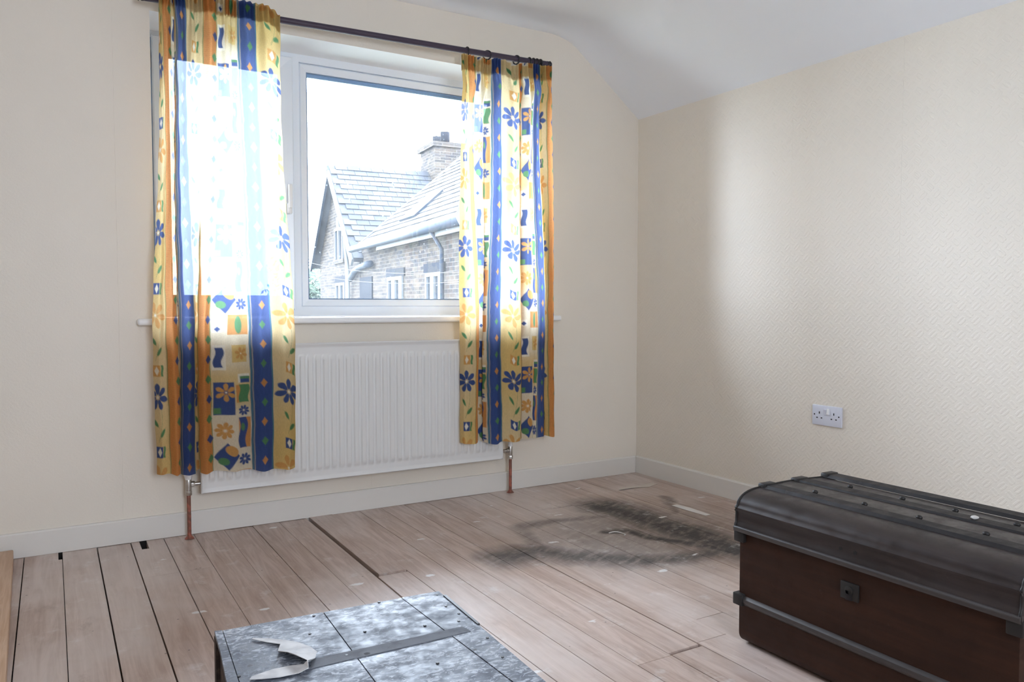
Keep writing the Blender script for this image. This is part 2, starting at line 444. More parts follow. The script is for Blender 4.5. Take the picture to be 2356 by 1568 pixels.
# sill board
sill = bmesh.new(); add_box(sill, (-2.536, -.028, .865), (-.525, .0149, .8915)); 
s_o = struct(bm_obj('trim_1', sill, M_SILL, smooth=True, bevel=.009, seg=4))
s_i = box('sill_board', (WX0, .0145, .8752), (WX1, .330, .8915), M_SILL, s_o)

# frame and glass of the added rear window that lets in fill daylight
rwin = bpy.data.objects.new('fill_window', None); COL.objects.link(rwin); rwin['kind'] = 'structure'
fr = bmesh.new(); x0, x1, z0, z1 = RW; ya, yb = YR - .18, YR - .11
for a, b in (((x0, ya, z0), (x0 + .06, yb, z1)), ((x1 - .06, ya, z0), (x1, yb, z1)), ((x0 + .06, ya, z0), (x1 - .06, yb, z0 + .06)), ((x0 + .06, ya, z1 - .06), (x1 - .06, yb, z1)),
             (((x0 + x1) / 2 - .04, ya, z0 + .06), ((x0 + x1) / 2 + .04, yb, z1 - .06))): add_box(fr, a, b)
bm_obj('outer_frame', fr, M_UPVC, rwin)
g2 = Mat('fill_window_glass'); g2.nt.nodes.remove(g2.b); t_ = g2.node('ShaderNodeBsdfTransparent'); t_.inputs[0].default_value = (.95, .96, .96, 1); g2.link(t_.outputs[0], g2.out.inputs[0])
box('pane', (x0 + .06, ya + .03, z0 + .06), (x1 - .06, ya + .034, z1 - .06), g2, rwin)

# ---------------------------------------------------------------- radiator
RX0, RX1, RZ0, RZ1, RYF = -2.322, -.914, .183, .783, -.088
rad = thing('radiator', 'white ribbed panel radiator under the window sill', 'radiator', (-1.618, -.06, 0))
inv = Matrix.Translation((1.618, .06, 0))
def under(o, root):                      # parts are modelled in room coordinates; keep them there
    o.matrix_parent_inverse = Matrix.Translation(root.location).inverted() if root.rotation_euler.z == 0 else root.matrix_world.inverted()
    return o
def rad_panel():
    W_, H_ = RX1 - RX0, RZ1 - RZ0; nfl = 40; pitch = (W_ - .05) / nfl
    xs = [0, .004, .010, .016, .0245]
    for k in range(nfl):
        for f in (.0, .14, .26, .38, .62, .74, .86): xs.append(.025 + (k + f) * pitch)
    xs += [W_ - .025, W_ - .0245, W_ - .016, W_ - .010, W_ - .004, W_]
    zs = [0, .004, .010, .016, .022, .040, .046, .052, .058, .066] + list(np.linspace(.09, H_ - .11, 6)) + [H_ - .076, H_ - .066, H_ - .058, H_ - .052, H_ - .046, H_ - .022, H_ - .016, H_ - .010, H_ - .004, H_]
    def sm(t): t = max(0, min(1, t)); return t * t * (3 - 2 * t)
    def depth(x, z):
        d = 0.0
        eb = min(x, W_ - x, z, H_ - z)
        if eb < .004: d = .004 * (1 - eb / .004) - .002
        elif eb < .016: d = -.002 + .006 * sm((eb - .008) / .008)
        else: d = .004
        lx = (x - .025) / pitch
        if 0 <= lx <= nfl:
            f = lx % 1; prof = sm((f - .10) / .16) * sm((.90 - f) / .16)
            end = sm((z - .042) / .022) * sm((H_ - .048 - z) / .022)
            d -= .0085 * (prof) * end
        return d
    vs = [(RX0 + x, RYF + depth(x, z), RZ0 + z) for z in zs for x in xs]; n = len(xs); fs = []
    for i in range(len(zs) - 1):
        for j in range(n - 1): fs.append((i * n + j, i * n + j + 1, (i + 1) * n + j + 1, (i + 1) * n + j))
    # back and rim
    k = len(vs)
    per = [j for j in range(n)] + [i * n + n - 1 for i in range(1, len(zs))] + [(len(zs) - 1) * n + j for j in range(n - 2, -1, -1)] + [i * n for i in range(len(zs) - 2, 0, -1)]
    for q in per: vs.append((vs[q][0], RYF + .014, vs[q][2]))
    m_ = len(per)
    for i in range(m_): fs.append((per[i], per[(i + 1) % m_], k + (i + 1) % m_, k + i))
    fs.append(tuple(range(k, k + m_)))
    o = mesh('front_panel', vs, fs, M_RAD, rad, smooth=True)
    try: o.data.set_sharp_from_angle(angle=math.radians(50))
    except Exception: pass
    return under(o, rad)
rad_panel()
under(box('rear_panel', (RX0 + .01, -.072, RZ0 + .01), (RX1 - .01, -.030, RZ1 - .01), M_RAD, rad, bevel=.006), rad)
for bx in (RX0 + .25, RX1 - .25): under(box('bracket', (bx - .02, -.031, RZ0 + .05), (bx + .02, .0149, RZ1 - .05), M_RAD, rad), rad)
# left: thermostatic valve with white head; right: lockshield valve with white cap
PXL, PYL = -2.366, -.058
def valve(px, py, zc, side, head):
    v = under(cyl('valve_body', (px, py, zc - .030), (px, py, zc + .024), .0115, M_CHROME, rad, n=20, bevel=.002), rad)
    a = cyl('tail_nut', (px + side * .008, py, zc), (px + side * .024, py, zc), .0125, M_CHROME, v, n=6, bevel=.001)
    b = cyl('tail_pipe', (px + side * .02, py, zc), ((RX0 + .004) if side > 0 else (RX1 - .004), py, zc), .0075, M_CHROME, v)
    c = cyl('compression_nut', (px, py, zc - .044), (px, py, zc - .026), .0135, M_CHROME, v, n=6, bevel=.001)
    if head == 'trv':
        d = cyl('valve_head', (px, py, zc + .044), (px, py, zc + .115), .021, M_PLASTIC, v, r1=.019, n=28, bevel=.004)
        f_ = cyl('valve_collar', (px, py, zc + .020), (px, py, zc + .046), .012, M_PLASTIC, v, r1=.0195, n=24)
    else:
        d = cyl('valve_cap', (px, py, zc + .020), (px, py, zc + .066), .0125, M_PLASTIC, v, r1=.010, n=24, bevel=.002)
    return v
valve(PXL, PYL, .222, 1, 'trv')
valve(-.852, -.050, .216, -1, 'cap')
def pipe(px, py, ztop):
    p = under(cyl('copper_pipe', (px, py, .001), (px + .0, py, ztop), .0078, M_COPPER, rad, n=20), rad)
    cyl('pipe_collar', (px, py, .0016), (px, py, .012), .019, M_COPPER, p, r1=.010, n=20)
    return p
pipe(PXL, PYL, .182); pipe(-.852, -.050, .176)

# ---------------------------------------------------------------- curtains
def lin(c): return tuple(x for x in c)
YEL = np.array((.74, .535, .20)); CRM = np.array((.82, .735, .55)); ORA = np.array((.70, .315, .095)); DOR = np.array((.62, .16, .05))
BLU = np.array((.050, .095, .275)); DBL = np.array((.030, .05, .16)); GRN = np.array((.105, .285, .12)); PAL = np.array((.90, .86, .74)); OFL = np.array((.68, .36, .11)); TEAL = np.array((.09, .30, .27))
WY, WO, WP, WB = .110, .060, .147, .083
PER = WY + WO + WP + WB; VP = .632
def sstep(d, wd): return np.clip(.5 - d / wd, 0, 1)
def paint(U, V):
    """printed cotton: flower column, orange stripe, patchwork column, blue stripe; U across, V down, in metres"""
    aa = .0026
    c = np.zeros(U.shape + (3,)); u = np.mod(U, PER); v = np.mod(V, VP)
    rng = np.random.default_rng(5)
    wob = .0005 * np.sin(V * 61) + .0003 * np.sin(V * 143 + 2)
    def put(mask, col):
        nonlocal c
        c = c * (1 - mask[..., None]) + col * mask[..., None]
    def rng_mask(a, b): return sstep(a - (u + wob), aa) * sstep((u + wob) - b, aa)
    x0 = 0.0; x1 = WY; x2 = x1 + WO; x3 = x2 + WP; x4 = PER
    shade = .5 + .5 * np.sin(V * 7 + U * 9)
    put(np.ones(U.shape), YEL); put(.45 * shade, CRM)
    put(rng_mask(x1, x2), ORA)
    dash = (np.sin(V * 820 + 3 * np.sin(U * 90)) > .55) * (np.sin(V * 53 + U * 310) > -.1)
    put(rng_mask(x1, x2) * dash * .35, DOR)
    put(rng_mask(x2, x3), CRM); put(rng_mask(x2, x3) * sstep(.5 - (np.sin(V * 13 + 1.0)), .6) * .75, YEL)
    put(rng_mask(x3, x4), BLU); put(rng_mask(x3, x4) * (.25 * (np.sin(U * 400 + 4 * np.sin(V * 30)) > .3)), DBL * 2.2)
    for e_, cl in ((x3 + .004, TEAL), (x3 + .010, CRM * .6), (x4 - .004, TEAL), (x1 + .002, GRN), (x2 - .001, GRN)):
        put(sstep(np.abs(u + wob - e_) - .0014, aa), cl)
    def ell(cx, cy, rx, ry, ang, col, per=VP, amt=1.0):
        dv = np.mod(v - cy + per / 2, per) - per / 2; du = u - cx
        ca, sa = math.cos(ang), math.sin(ang); a = du * ca + dv * sa; b = -du * sa + dv * ca
        r = np.sqrt((a / rx) ** 2 + (b / ry) ** 2)
        put(amt * sstep((r - 1) * min(rx, ry), aa), col)
    def rect(cx, cy, hx, hy, col, wave=0.0, per=VP, dia=False):
        dv = np.mod(v - cy + per / 2, per) - per / 2; du = u - cx + wave * np.sin(dv * 2 * PI / (hy * 2))
        d = (np.abs(du) / hx + np.abs(dv) / hy - 1) * min(hx, hy) * .7 if dia else np.maximum(np.abs(du) - hx, np.abs(dv) - hy)
        put(sstep(d, aa), col)
    def flower(cx, cy, r, col, n=7, ph=.3):
        for k in range(n):
            a = ph + 2 * PI * k / n
            ell(cx + math.cos(a) * r * .60, cy + math.sin(a) * r * .60, r * .42, r * .20, a, col)
            ell(cx + math.cos(a) * r * .72, cy + math.sin(a) * r * .72, r * .27, r * .235, a, col)
        ell(cx, cy, r * .10, r * .10, 0, PAL)
    def leaf(cx, cy, L, ang, col=GRN): ell(cx, cy, L, L * .42, ang, col); ell(cx, cy, L * .9, .0012, ang, col * .6)
    half = VP / 2
    for i, (fc, sqc) in enumerate(((BLU, BLU), (OFL, OFL))):
        cy = .10 + i * half; cx = .056
        dv = np.mod(v - cy + VP / 2, VP) - VP / 2
        stem = cx + .006 + .016 * np.sin(dv * 21)
        put(sstep(np.maximum(np.abs(u - stem) - .0006, np.maximum(-dv, dv - .175)), aa) * .8, GRN * .7)
        flower(cx, cy, .052, fc, 7 if i == 0 else 6, .2)
        leaf(cx - .012, cy + .100, .018, .9); leaf(cx + .020, cy + .140, .019, -.9)
        rect(cx + .002, cy + .214, .019, .022, sqc); rect(cx + .002, cy + .214, .011, .018, PAL, dia=True); rect(cx + .029, cy + .214, .0055, .022, GRN, .002)
    for k in range(8):                                                        # diamonds on the orange and the blue stripe
        cy = VP / 8 * (k + .5)
        rect(x2 - .010, cy, .013, .019, BLU if k % 2 else GRN, dia=True)
        rect((x3 + x4) / 2 + .004, cy + .02, .0135, .018, GRN if k % 2 else ORA * .95, dia=True)
    px = x2; v = np.mod(V + .13, VP)
    # patchwork
    rect(px + .045, .250, .037, .066, BLU); flower(px + .050, .225, .036, OFL, 6, .5); rect(px + .020, .300, .012, .012, GRN)
    rect(px + .120, .170, .022, .018, PAL); rect(px + .124, .176, .018, .013, BLU); rect(px + .124, .168, .018, .005, GRN)
    rect(px + .112, .232, .024, .036, ORA); rect(px + .120, .232, .020, .036, GRN, .004)
    flower(px + .118, .302, .021, BLU, 8); flower(px + .042, .380, .034, OFL, 8, .1)
    rect(px + .120, .392, .023, .062, ORA); rect(px + .111, .392, .014, .062, BLU, .006); ell(px + .112, .37, .007, .016, 0, GRN)
    rect(px + .050, .485, .046, .056, BLU, dia=True); ell(px + .066, .462, .026, .019, .7, OFL); ell(px + .036, .505, .017, .015, .3, GRN)
    flower(px + .118, .502, .024, BLU, 8, .3)
    rect(px + .100, .585, .042, .040, ORA); ell(px + .104, .585, .014, .036, 0, GRN); rect(px + .022, .600, .016, .016, PAL); rect(px + .024, .603, .011, .011, BLU, dia=True)
    rect(px + .028, .085, .022, .05, PAL); rect(px + .028, .085, .013, .04, BLU, .005); rect(px + .105, .07, .03, .035, YEL)
    flower(px + .112, .07, .026, OFL, 6)
    # weave: slubs
    return c
def fabric_mat(name, ta, tb):
    m = Mat(name); nt = m.nt; nt.nodes.remove(m.b)
    at = m.node('ShaderNodeAttribute'); at.attribute_name = 'print'
    x, y, z = m.pos()
    weave = m.noise(m.vec(x * 900.0, y * 900.0, z * 90.0), 1, 2).ss(.3, .7, .88, 1.04)
    gr = m.node('ShaderNodeCombineColor')
    for i in range(3): m.link(weave, gr.inputs[i])
    col = m.mix(1.0, at.outputs[0], gr.outputs[0], 'MULTIPLY')
    df = m.node('ShaderNodeBsdfDiffuse'); tl = m.node('ShaderNodeBsdfTranslucent'); tr = m.node('ShaderNodeBsdfTransparent')
    tcol = m.mix(.06, col, (1.0, 1.0, 1.0))
    m.link(col, df.inputs[0]); m.link(tcol, tl.inputs[0]); m.link(m.mix(.25, col, (1.0, 1.0, 1.0)), tr.inputs[0])
    a = m.node('ShaderNodeMixShader'); a.inputs[0].default_value = ta; m.link(df.outputs[0], a.inputs[1]); m.link(tl.outputs[0], a.inputs[2])
    b = m.node('ShaderNodeMixShader'); b.inputs[0].default_value = tb; m.link(a.outputs[0], b.inputs[1]); m.link(tr.outputs[0], b.inputs[2])
    m.link(b.outputs[0], m.out.inputs[0])
    return m
M_FABRIC_L = fabric_mat('printed_cotton_brightened', .62, .085); M_FABRIC_R = fabric_mat('printed_cotton', .48, .055)  # left copy passes more light, to brighten that curtain and the floor
M_TAPE = Mat('heading_tape', (.46, .42, .36), .9)
def hermite(uk, fk, u):
    uk = np.array(uk, float); fk = np.array(fk, float)
    d = np.diff(fk) / np.diff(uk); m = np.zeros(len(fk)); m[1:-1] = (d[:-1] + d[1:]) / 2 * .8; m[0] = d[0]; m[-1] = d[-1]
    i = np.clip(np.searchsorted(uk, u) - 1, 0, len(uk) - 2); h = uk[i + 1] - uk[i]; t = (u - uk[i]) / h
    return (2 * t**3 - 3 * t**2 + 1) * fk[i] + (t**3 - 2 * t**2 + t) * h * m[i] + (-2 * t**3 + 3 * t**2) * fk[i + 1] + (t**3 - t**2) * h * m[i + 1]
YC = -.130
def curtain(label, keys, ztop, zbot, vphase, seed, cloth):
    """keys: (u across the cloth, pixel column at the heading, pixel column near the hem, depth of the fold)"""
    uk = [k[0] for k in keys]
    xt = [hit_y(k[1], 120, YC).x for k in keys]; xb = [hit_y(k[2], 900, YC).x for k in keys]; dk = [k[3] for k in keys]
    nu = int((uk[-1] - uk[0]) / .0027); u = np.linspace(uk[0], uk[-1], nu)
    XT, XB, DK = hermite(uk, xt, u), hermite(uk, xb, u), hermite(uk, dk, u)
    zt = ztop(XT); zb = zbot(XB)
    nv = 640; f = np.linspace(0, 1, nv)[:, None] ** .96
    z = zt[None, :] * (1 - f) + zb[None, :] * f; v = (zt[None, :] - z)
    s = np.clip((f - .10) / .62, 0, 1); s = s * s * (3 - 2 * s)
    x = XT * (1 - s) + XB * s
    rnd = np.random.default_rng(seed); ph = rnd.uniform(0, 6, 6)
    amp = np.clip((v - .02) / .16, 0, 1); amp = .35 + .65 * amp
    y = YC + DK[None, :] * amp * 1.15
    head = np.exp(-(v / .085) ** 2)                                       # pencil pleats under the heading tape
    y = y + .0085 * head * np.sin(u * 2 * PI / .027 + ph[0] + .4 * np.sin(u * 37))
    puff = np.exp(-((v - .135) / .055) ** 2)
    y = y - .017 * puff * (.6 + .6 * np.sin(u * 2 * PI / .11 + ph[5]))
    y = y + .0020 * np.sin(u * 2 * PI / .075 + 3 * v + ph[1]) * (1 - head) + .0015 * np.sin(u * 150 + v * 5 + ph[2]) * (1 - head)
    x = x + .0035 * np.sin(v * 5.1 + u * 11 + ph[3]) * (1 - head) + .0013 * np.sin(v * 31 + u * 60 + ph[4]) * (1 - head)
    z = z + .0028 * np.sin(u * 2 * PI / .12 + ph[5]) * f ** 6 + .004 * DK[None, :] / .03 * f ** 8
    P = np.stack([x, y, z], -1).reshape(-1, 3)
    C = paint(np.broadcast_to(u[None, :], x.shape), v + vphase)
    C *= (1 + .06 * np.sin(v * 900 + 2 * np.sin(u * 300)))[..., None]
    C = np.clip(C, 0, 1)
    me = bpy.data.meshes.new('fabric')
    idx = np.arange(nu * nv).reshape(nv, nu)
    q = np.stack([idx[:-1, :-1], idx[:-1, 1:], idx[1:, 1:], idx[1:, :-1]], -1).reshape(-1, 4)
    me.vertices.add(len(P)); me.vertices.foreach_set('co', P.ravel().astype(np.float32))
    me.loops.add(q.size); me.loops.foreach_set('vertex_index', q.ravel().astype(np.int32))
    me.polygons.add(len(q)); me.polygons.foreach_set('loop_start', np.arange(0, q.size, 4, dtype=np.int32)); me.polygons.foreach_set('loop_total', np.full(len(q), 4, np.int32))
    me.update(calc_edges=True)
    me.polygons.foreach_set('use_smooth', np.ones(len(q), bool))
    at = me.color_attributes.new('print', 'FLOAT_COLOR', 'POINT')
    at.data.foreach_set('color', np.concatenate([C.reshape(-1, 3), np.ones((nu * nv, 1))], 1).ravel().astype(np.float32))
    root = thing('curtain', label, 'curtain', (float(x.mean()), YC, float(z.min())))
    o = link_mesh('fabric', me, cloth, root); under(o, root)
    # heading tape sewn on the back
    st = slice(0, nu, 2); T = []; Fq = []
    for r_, vv in enumerate((.004, .075)):
        row = int(np.argmin(np.abs(v[:, nu // 2] - vv)))
        T += [(x[row, i], y[row, i] + .0065, z[row, i]) for i in range(0, nu, 2)]
    n2 = len(T) // 2
    for i in range(n2 - 1): Fq.append((i, i + 1, n2 + i + 1, n2 + i))
    under(mesh('heading_tape', T, Fq, M_TAPE, root, smooth=True), root)
    # hem: the doubled edge at the bottom
    T = []; Fq = []
    for vv in (zb.min() + .03, zb.min() + .002):
        for i in range(0, nu, 2):
            row = int(np.clip(np.argmin(np.abs(z[:, i] - vv)), 0, nv - 1)); T.append((x[row, i], y[row, i] + .0012, z[row, i]))
    n2 = len(T) // 2
    for i in range(n2 - 1): Fq.append((i, i + 1, n2 + i + 1, n2 + i))
    return root
B_, F_ = .027, -.028
P1, P2, P3 = WY, WY + WO, WY + WO + WP
keysL = [(.040, 369, 357, .012), (.075, 371, 370, -.012), (P1, 375, 385, -.008), (.140, 384, 400, F_), (P2 - .004, 393, 412, .002), (.235, 408, 432, B_), (P3 - .012, 400, 412, .012),
         (P3 + .004, 402, 414, -.022), (.360, 414, 431, F_ - .008), (PER - .004, 426, 447, -.010), (.435, 441, 452, .016), (PER + .078, 456, 468, B_), (PER + P1 - .004, 466, 457, .006),
         (PER + .142, 484, 471, F_), (PER + P2, 500, 487, -.002), (PER + .235, 522, 530, -.010), (PER + P3, 546, 575, -.004), (PER + .355, 566, 599, F_), (2 * PER, 588, 626, -.008),
         (2 * PER + .035, 606, 650, F_), (2 * PER + .075, 628, 668, -.012), (2 * PER + .098, 643, 680, .008), (2 * PER + .112, 646, 676, .022)]
curtain('long patterned curtain hanging over the opening sash, beside the thermostatic radiator valve', keysL,
        lambda x: 2.158 - .05 * np.clip((x + 2.06) / .1, 0, 1) ** 1.5, lambda x: .289 - .028 * np.clip((x + 2.45) / .5, 0, 1), .428, 3, M_FABRIC_L)
keysR = [(.020, 1063, 1061, .014), (.050, 1065, 1066, -.014), (.080, 1069, 1080, -.010), (P1, 1076, 1093, -.004), (.140, 1086, 1102, .004), (P2, 1096, 1106, B_), (.225, 1112, 1121, B_ - .006), (P3 - .020, 1122, 1114, .008),
         (P3, 1128, 1119, -.012), (.358, 1139, 1134, F_ - .006), (PER, 1151, 1151, -.010), (PER + .050, 1171, 1173, F_ + .004), (PER + P1 - .006, 1190, 1194, -.012), (PER + .135, 1199, 1208, B_), (PER + P2 + .01, 1203, 1201, .012),
         (PER + .215, 1213, 1213, -.008), (PER + P3, 1224, 1234, -.006), (PER + .360, 1232, 1243, -.016), (2 * PER, 1241, 1252, -.002), (2 * PER + .05, 1248, 1261, B_), (2 * PER + P1 - .02, 1250, 1254, .002),
         (2 * PER + .135, 1259, 1263, F_), (2 * PER + P2, 1268, 1271, -.008), (2 * PER + P2 + .012, 1270, 1270, .012)]
def topR(x):
    return 2.110 + .016 * (x + 1.15) / .5 - .024 * np.exp(-((x + .885) / .032) ** 2) - .010 * np.exp(-((x + 1.02) / .022) ** 2)
curtain('patterned curtain hanging at the pole end nearest the room corner, by the lockshield valve', keysR, topR, lambda x: .290 - .008 * np.sin((x + 1.16) / .5 * PI), .472, 11, M_FABRIC_R)

# ---------------------------------------------------------------- curtain pole and rings
RA, RB = Vector((-2.50, -.088, 2.118)), Vector((-.660, -.088, 2.1505))
pole = thing('curtain_pole', 'dark stained wooden curtain pole above the window', 'curtain pole', RA)
under(cyl('pole', RA, RB, .0135, M_ROD, pole, n=24), pole)
dirp = (RB - RA).normalized()
for P, sg in ((RA, -1), (RB, 1)):
    bm = bmesh.new(); d = dirp * sg
    add_cyl(bm, P - d * .002, P + d * .006, .0145, n=20); add_cyl(bm, P + d * .006, P + d * .014, .010, .013, n=20); add_cyl(bm, P + d * .014, P + d * .022, .0165, .012, n=20)
    under(bm_obj('finial', bm, M_RING, pole, smooth=True), pole)
for xb_ in (-2.40, -.705):
    P = RA + (RB - RA) * ((xb_ - RA.x) / (RB.x - RA.x))
    bm = bmesh.new(); add_cyl(bm, P + Vector((0, .010, 0)), (P.x, .0149, P.z), .009, n=16); add_cyl(bm, (P.x, .006, P.z), (P.x, .0149, P.z), .024, n=24); add_cyl(bm, P - dirp * .008, P + dirp * .008, .0145, n=20)
    under(bm_obj('bracket', bm, M_RING, pole, smooth=True), pole)
def ring(px, tilt, label, swing=0.0, group=None):
    x = hit_y(px, 130, -.088).x; P = RA + (RB - RA) * ((x - RA.x) / (RB.x - RA.x))
    R_ = .0205; c = P + Vector((0, 0, -(R_ - .0155)))
    root = thing('curtain_ring', label, 'curtain ring', c, 0, group)
    root.rotation_euler = (swing, 0, tilt)
    pts = [(0, R_ * math.cos(a), R_ * math.sin(a)) for a in np.linspace(0, 2 * PI, 29)[:-1]]
    tube('loop', pts, .0038, M_RING, root, n=10, close=True)
    hk = [(0, R_ * .62 * math.sin(a), -R_ - .004 - .008 + .008 * math.cos(a)) for a in np.linspace(-2.2, 2.2, 9)]
    tube('eye_screw', [(0, 0, -R_ + .001), (0, 0, -R_ - .006), (0, .004, -R_ - .010), (0, 0, -R_ - .014), (0, -.004, -R_ - .010)], .0012, M_CHROME, root, n=6)
    return root
ring(1074, .05, 'dark wooden curtain ring at the edge of the curtain, nearest the bare stretch of pole')
ring(1121, .75, 'dark wooden curtain ring turned side on, showing its open loop above the blue pleat')
ring(1188, .35, 'dark wooden curtain ring standing alone between the turned ring and the bunched rings')
for i, p in enumerate((1217, 1226, 1234, 1242)): ring(p, .05 * i, 'dark wooden curtain ring bunched with others beside the pole end', 0, 'rings bunched at the pole end')
for i, p in enumerate((400, 455, 500, 540)): ring(p, .1 * (i % 3), 'dark wooden curtain ring half hidden behind the long curtain heading', 0, 'rings behind the long curtain')
ring(581, .3, 'dark wooden curtain ring poking up above the blue pleat of the long curtain')
ring(606, .9, 'dark wooden curtain ring at the end of the long curtain, against the bare pole')

# ---------------------------------------------------------------- wall socket
sk = thing('wall_socket', 'white double wall socket on the wallpapered wall', 'socket', (.0149, -1.249, .474))
def sbox(name, y0, y1, z0, z1, x0, x1, mat, par=sk, bevel=0): return box(name, (x0, y0, z0), (x1, y1, z1), mat, par, bevel=bevel, seg=2)
plate = sbox('plate', -.073, .073, -.043, .043, -.0095, 0, M_SOCKET, bevel=.003)
for s_, nm in ((1, 0), (-1, 1)):
    c = s_ * .036
    sbox('pin_slot', c - .0022, c + .0022, .006, .0155, -.0100, -.004, M_DARK, plate)
    sbox('pin_slot', c + .0075, c + .0150, -.0135, -.0090, -.0100, -.004, M_DARK, plate)
    sbox('pin_slot', c - .0150, c - .0075, -.0135, -.0090, -.0100, -.004, M_DARK, plate)
    cyl('screw', (-.0100, s_ * .0605, .002), (-.004, s_ * .0605, .002), .0032, M_DARK, plate, n=14)
for c, tilt in ((.006, -.16), (-.0085, .16)):
    bm = bmesh.new(); add_box(bm, (-.0145, -.0058, -.0125), (-.006, .0058, .0125), Matrix.Translation((0, c, .017)) @ Matrix.Rotation(tilt, 4, 'Y'))
    bm_obj('rocker_switch', bm, M_PLASTIC if tilt > 0 else M_SOCKET, sk, bevel=.001)

# ---------------------------------------------------------------- tin trunk
def trunk_mat(name, c0, c1, rough):
    m = Mat(name, c0, rough, spec=.5); x, y, z = m.pos()
    g = m.noise(m.vec(x * 14.0, y * 3.0, z * 40.0), 1, 4, .6, .6); d = m.noise(m._pos, 22, 4, .65); wv = m.noise(m._pos, 5, 3)
    c = m.mix(g.ss(.35, .7), c0, c1); c = m.mix(wv.ss(.55, .8, 0, .45), c, tuple(v * .45 for v in c0))
    c = m.mix(d.ss(.66, .80, 0, .28), c, (.17, .14, .125))
    m.color(c); m.rough(d.ss(.3, .7, rough - .07, rough + .12)); m.bump(d, .12, .001)
    return m
M_TBODY = trunk_mat('trunk_brown', (.024, .0092, .0048), (.037, .0140, .0070), .55)
M_TBODY.b.inputs['Specular IOR Level'].default_value = .22
M_TLID = trunk_mat('trunk_lid', (.019, .0135, .0130), (.036, .0265, .0250), .36)
M_TRIB = trunk_mat('trunk_rib', (.009, .007, .0075), (.015, .011, .0115), .58)
for _m in (M_TLID, M_TRIB): _m.b.inputs['Specular IOR Level'].default_value = .34
M_TIRON = Mat('trunk_iron', (.016, .014, .013), .5, metal=.2)
M_TRAIL = trunk_mat('trunk_rail', (.040, .034, .033), (.060, .052, .050), .40)
TX0, TX1, TY0, TY1 = -1.190, -.786, -2.618, -1.888
trunk = thing('trunk', 'old dark brown tin trunk with ribbed lid beside the wall', 'trunk', ((TX0 + TX1) / 2, (TY0 + TY1) / 2, 0))
def arc(cx, cz, r, a0, a1, n=7): return [(cx + r * math.cos(a), cz + r * math.sin(a)) for a in np.linspace(a0, a1, n)]
r_ = .030
body = [(TX0, .322)] + arc(TX0 + r_, .004 + r_, r_, PI, 1.5 * PI) + arc(TX1 - r_, .004 + r_, r_, 1.5 * PI, 2 * PI) + [(TX1, .322)]
def tprism(name, prof, y0, y1, mat, par=trunk, bevel=0):
    o = prism(name, prof, 1, y0, y1, mat, None, smooth=True, bevel=bevel); o.parent = par
    if par is trunk: under(o, trunk)
    return o
tb = tprism('body', body, TY0, TY1, M_TBODY)
# lid: rounded shoulders, a swage line along the front
LX0, LX1 = TX0 - .010, TX1 + .010
rl = .075
lid = [(LX0 - .003, .322), (LX0 - .003, .340), (LX0, .344), (LX0 + .001, .372), (LX0 - .003, .378), (LX0 - .003, .384), (LX0 + .004, .391)] + arc(LX0 + .004 + rl * .95, .430 - .040, .0001, PI, PI, 1)[:0]
sh = [(LX0 + .004 + (1 - math.cos(a)) * .085, .391 + math.sin(a) * .038) for a in np.linspace(.12, PI / 2, 9)]
lid += sh
mid = [(x, .429 + .004 * math.sin(PI * (x - (LX0 + .09)) / (LX1 - LX0 - .18))) for x in np.linspace(LX0 + .115, LX1 - .115, 9)]
lid += mid + [(LX0 + LX1 - p[0], p[1]) for p in reversed(sh)] + [(LX0 + LX1 - p[0], p[1]) for p in reversed(lid[:7])]
tl_ = tprism('lid', lid, TY0 - .006, TY1 + .006, M_TLID)
# iron lip round the lid ends
for ye in (TY1 + .006, TY0 - .006):
    pts = [(p[0], ye, p[1]) for p in lid]
    tube('lid_binding', pts, .0034, M_TIRON, tl_, n=8)
    bpy.context.view_layer.update()
for o in tl_.children: pass
tprism('seam_rail', [(TX0 - .018, .320)] + arc(TX0 - .014, .329, .0055, 1.2 * PI, .5 * PI, 6) + [(TX0 - .006, .334), (TX0 - .006, .318)], TY0 - .008, TY1 + .008, M_TRAIL)
tprism('belt_rail', [(TX0 + .001, .112), (TX0 - .006, .117), (TX0 - .010, .125), (TX0 - .010, .133), (TX0 - .004, .139), (TX0 + .001, .140)], TY0 - .004, TY1 + .004, M_TRAIL)
ribs = (-1.082, -.946, -.812)
for rx in ribs:
    zt = .4315
    rib = tprism('lid_rib', [(rx - .026, zt - .003), (rx - .020, zt + .006), (rx + .020, zt + .006), (rx + .026, zt - .003)], TY0 - .004, TY1 + .004, M_TRIB)
    for ye, s_ in ((TY1 + .004, 1), (TY0 - .004, -1)):
        tprism('rib_clip', [(rx - .027, zt - .014), (rx - .024, zt + .009), (rx + .024, zt + .009), (rx + .027, zt - .014)], ye - .016, ye + .010, M_TIRON, rib, bevel=.003)
bm = bmesh.new(); add_ball(bm, (0, 0, 0), .0072, 14, (1, 1.1, .85)); rv = bm_obj('rivet', bm, M_TIRON, trunk, smooth=True); rv_me = rv.data
first = True
for rx, ys in ((-1.046, (-2.02, -2.17, -2.316, -2.472)), (-.908, (-2.028, -2.184, -2.324, -2.468))):
    for yy in ys:
        loc = (rx - trunk.location.x, yy - trunk.location.y, .4365)
        if first: rv.location = loc; first = False
        else: sub(trunk, 'rivet', rv_me, loc)
for yb_ in (TY1, TY0):
    s_ = 1 if yb_ == TY1 else -1
    def brk(z0, z1, out, name='corner_bracket'):
        bm = bmesh.new()
        add_box(bm, (TX0 - out, min(yb_ - s_ * .022, yb_ + s_ * .012), z0), (TX0 + .012, max(yb_ - s_ * .022, yb_ + s_ * .012), z1))
        o = bm_obj(name, bm, M_TIRON, trunk, smooth=True, bevel=.003); under(o, trunk)
    brk(.290, .322, .013); brk(.112, .145, .014)
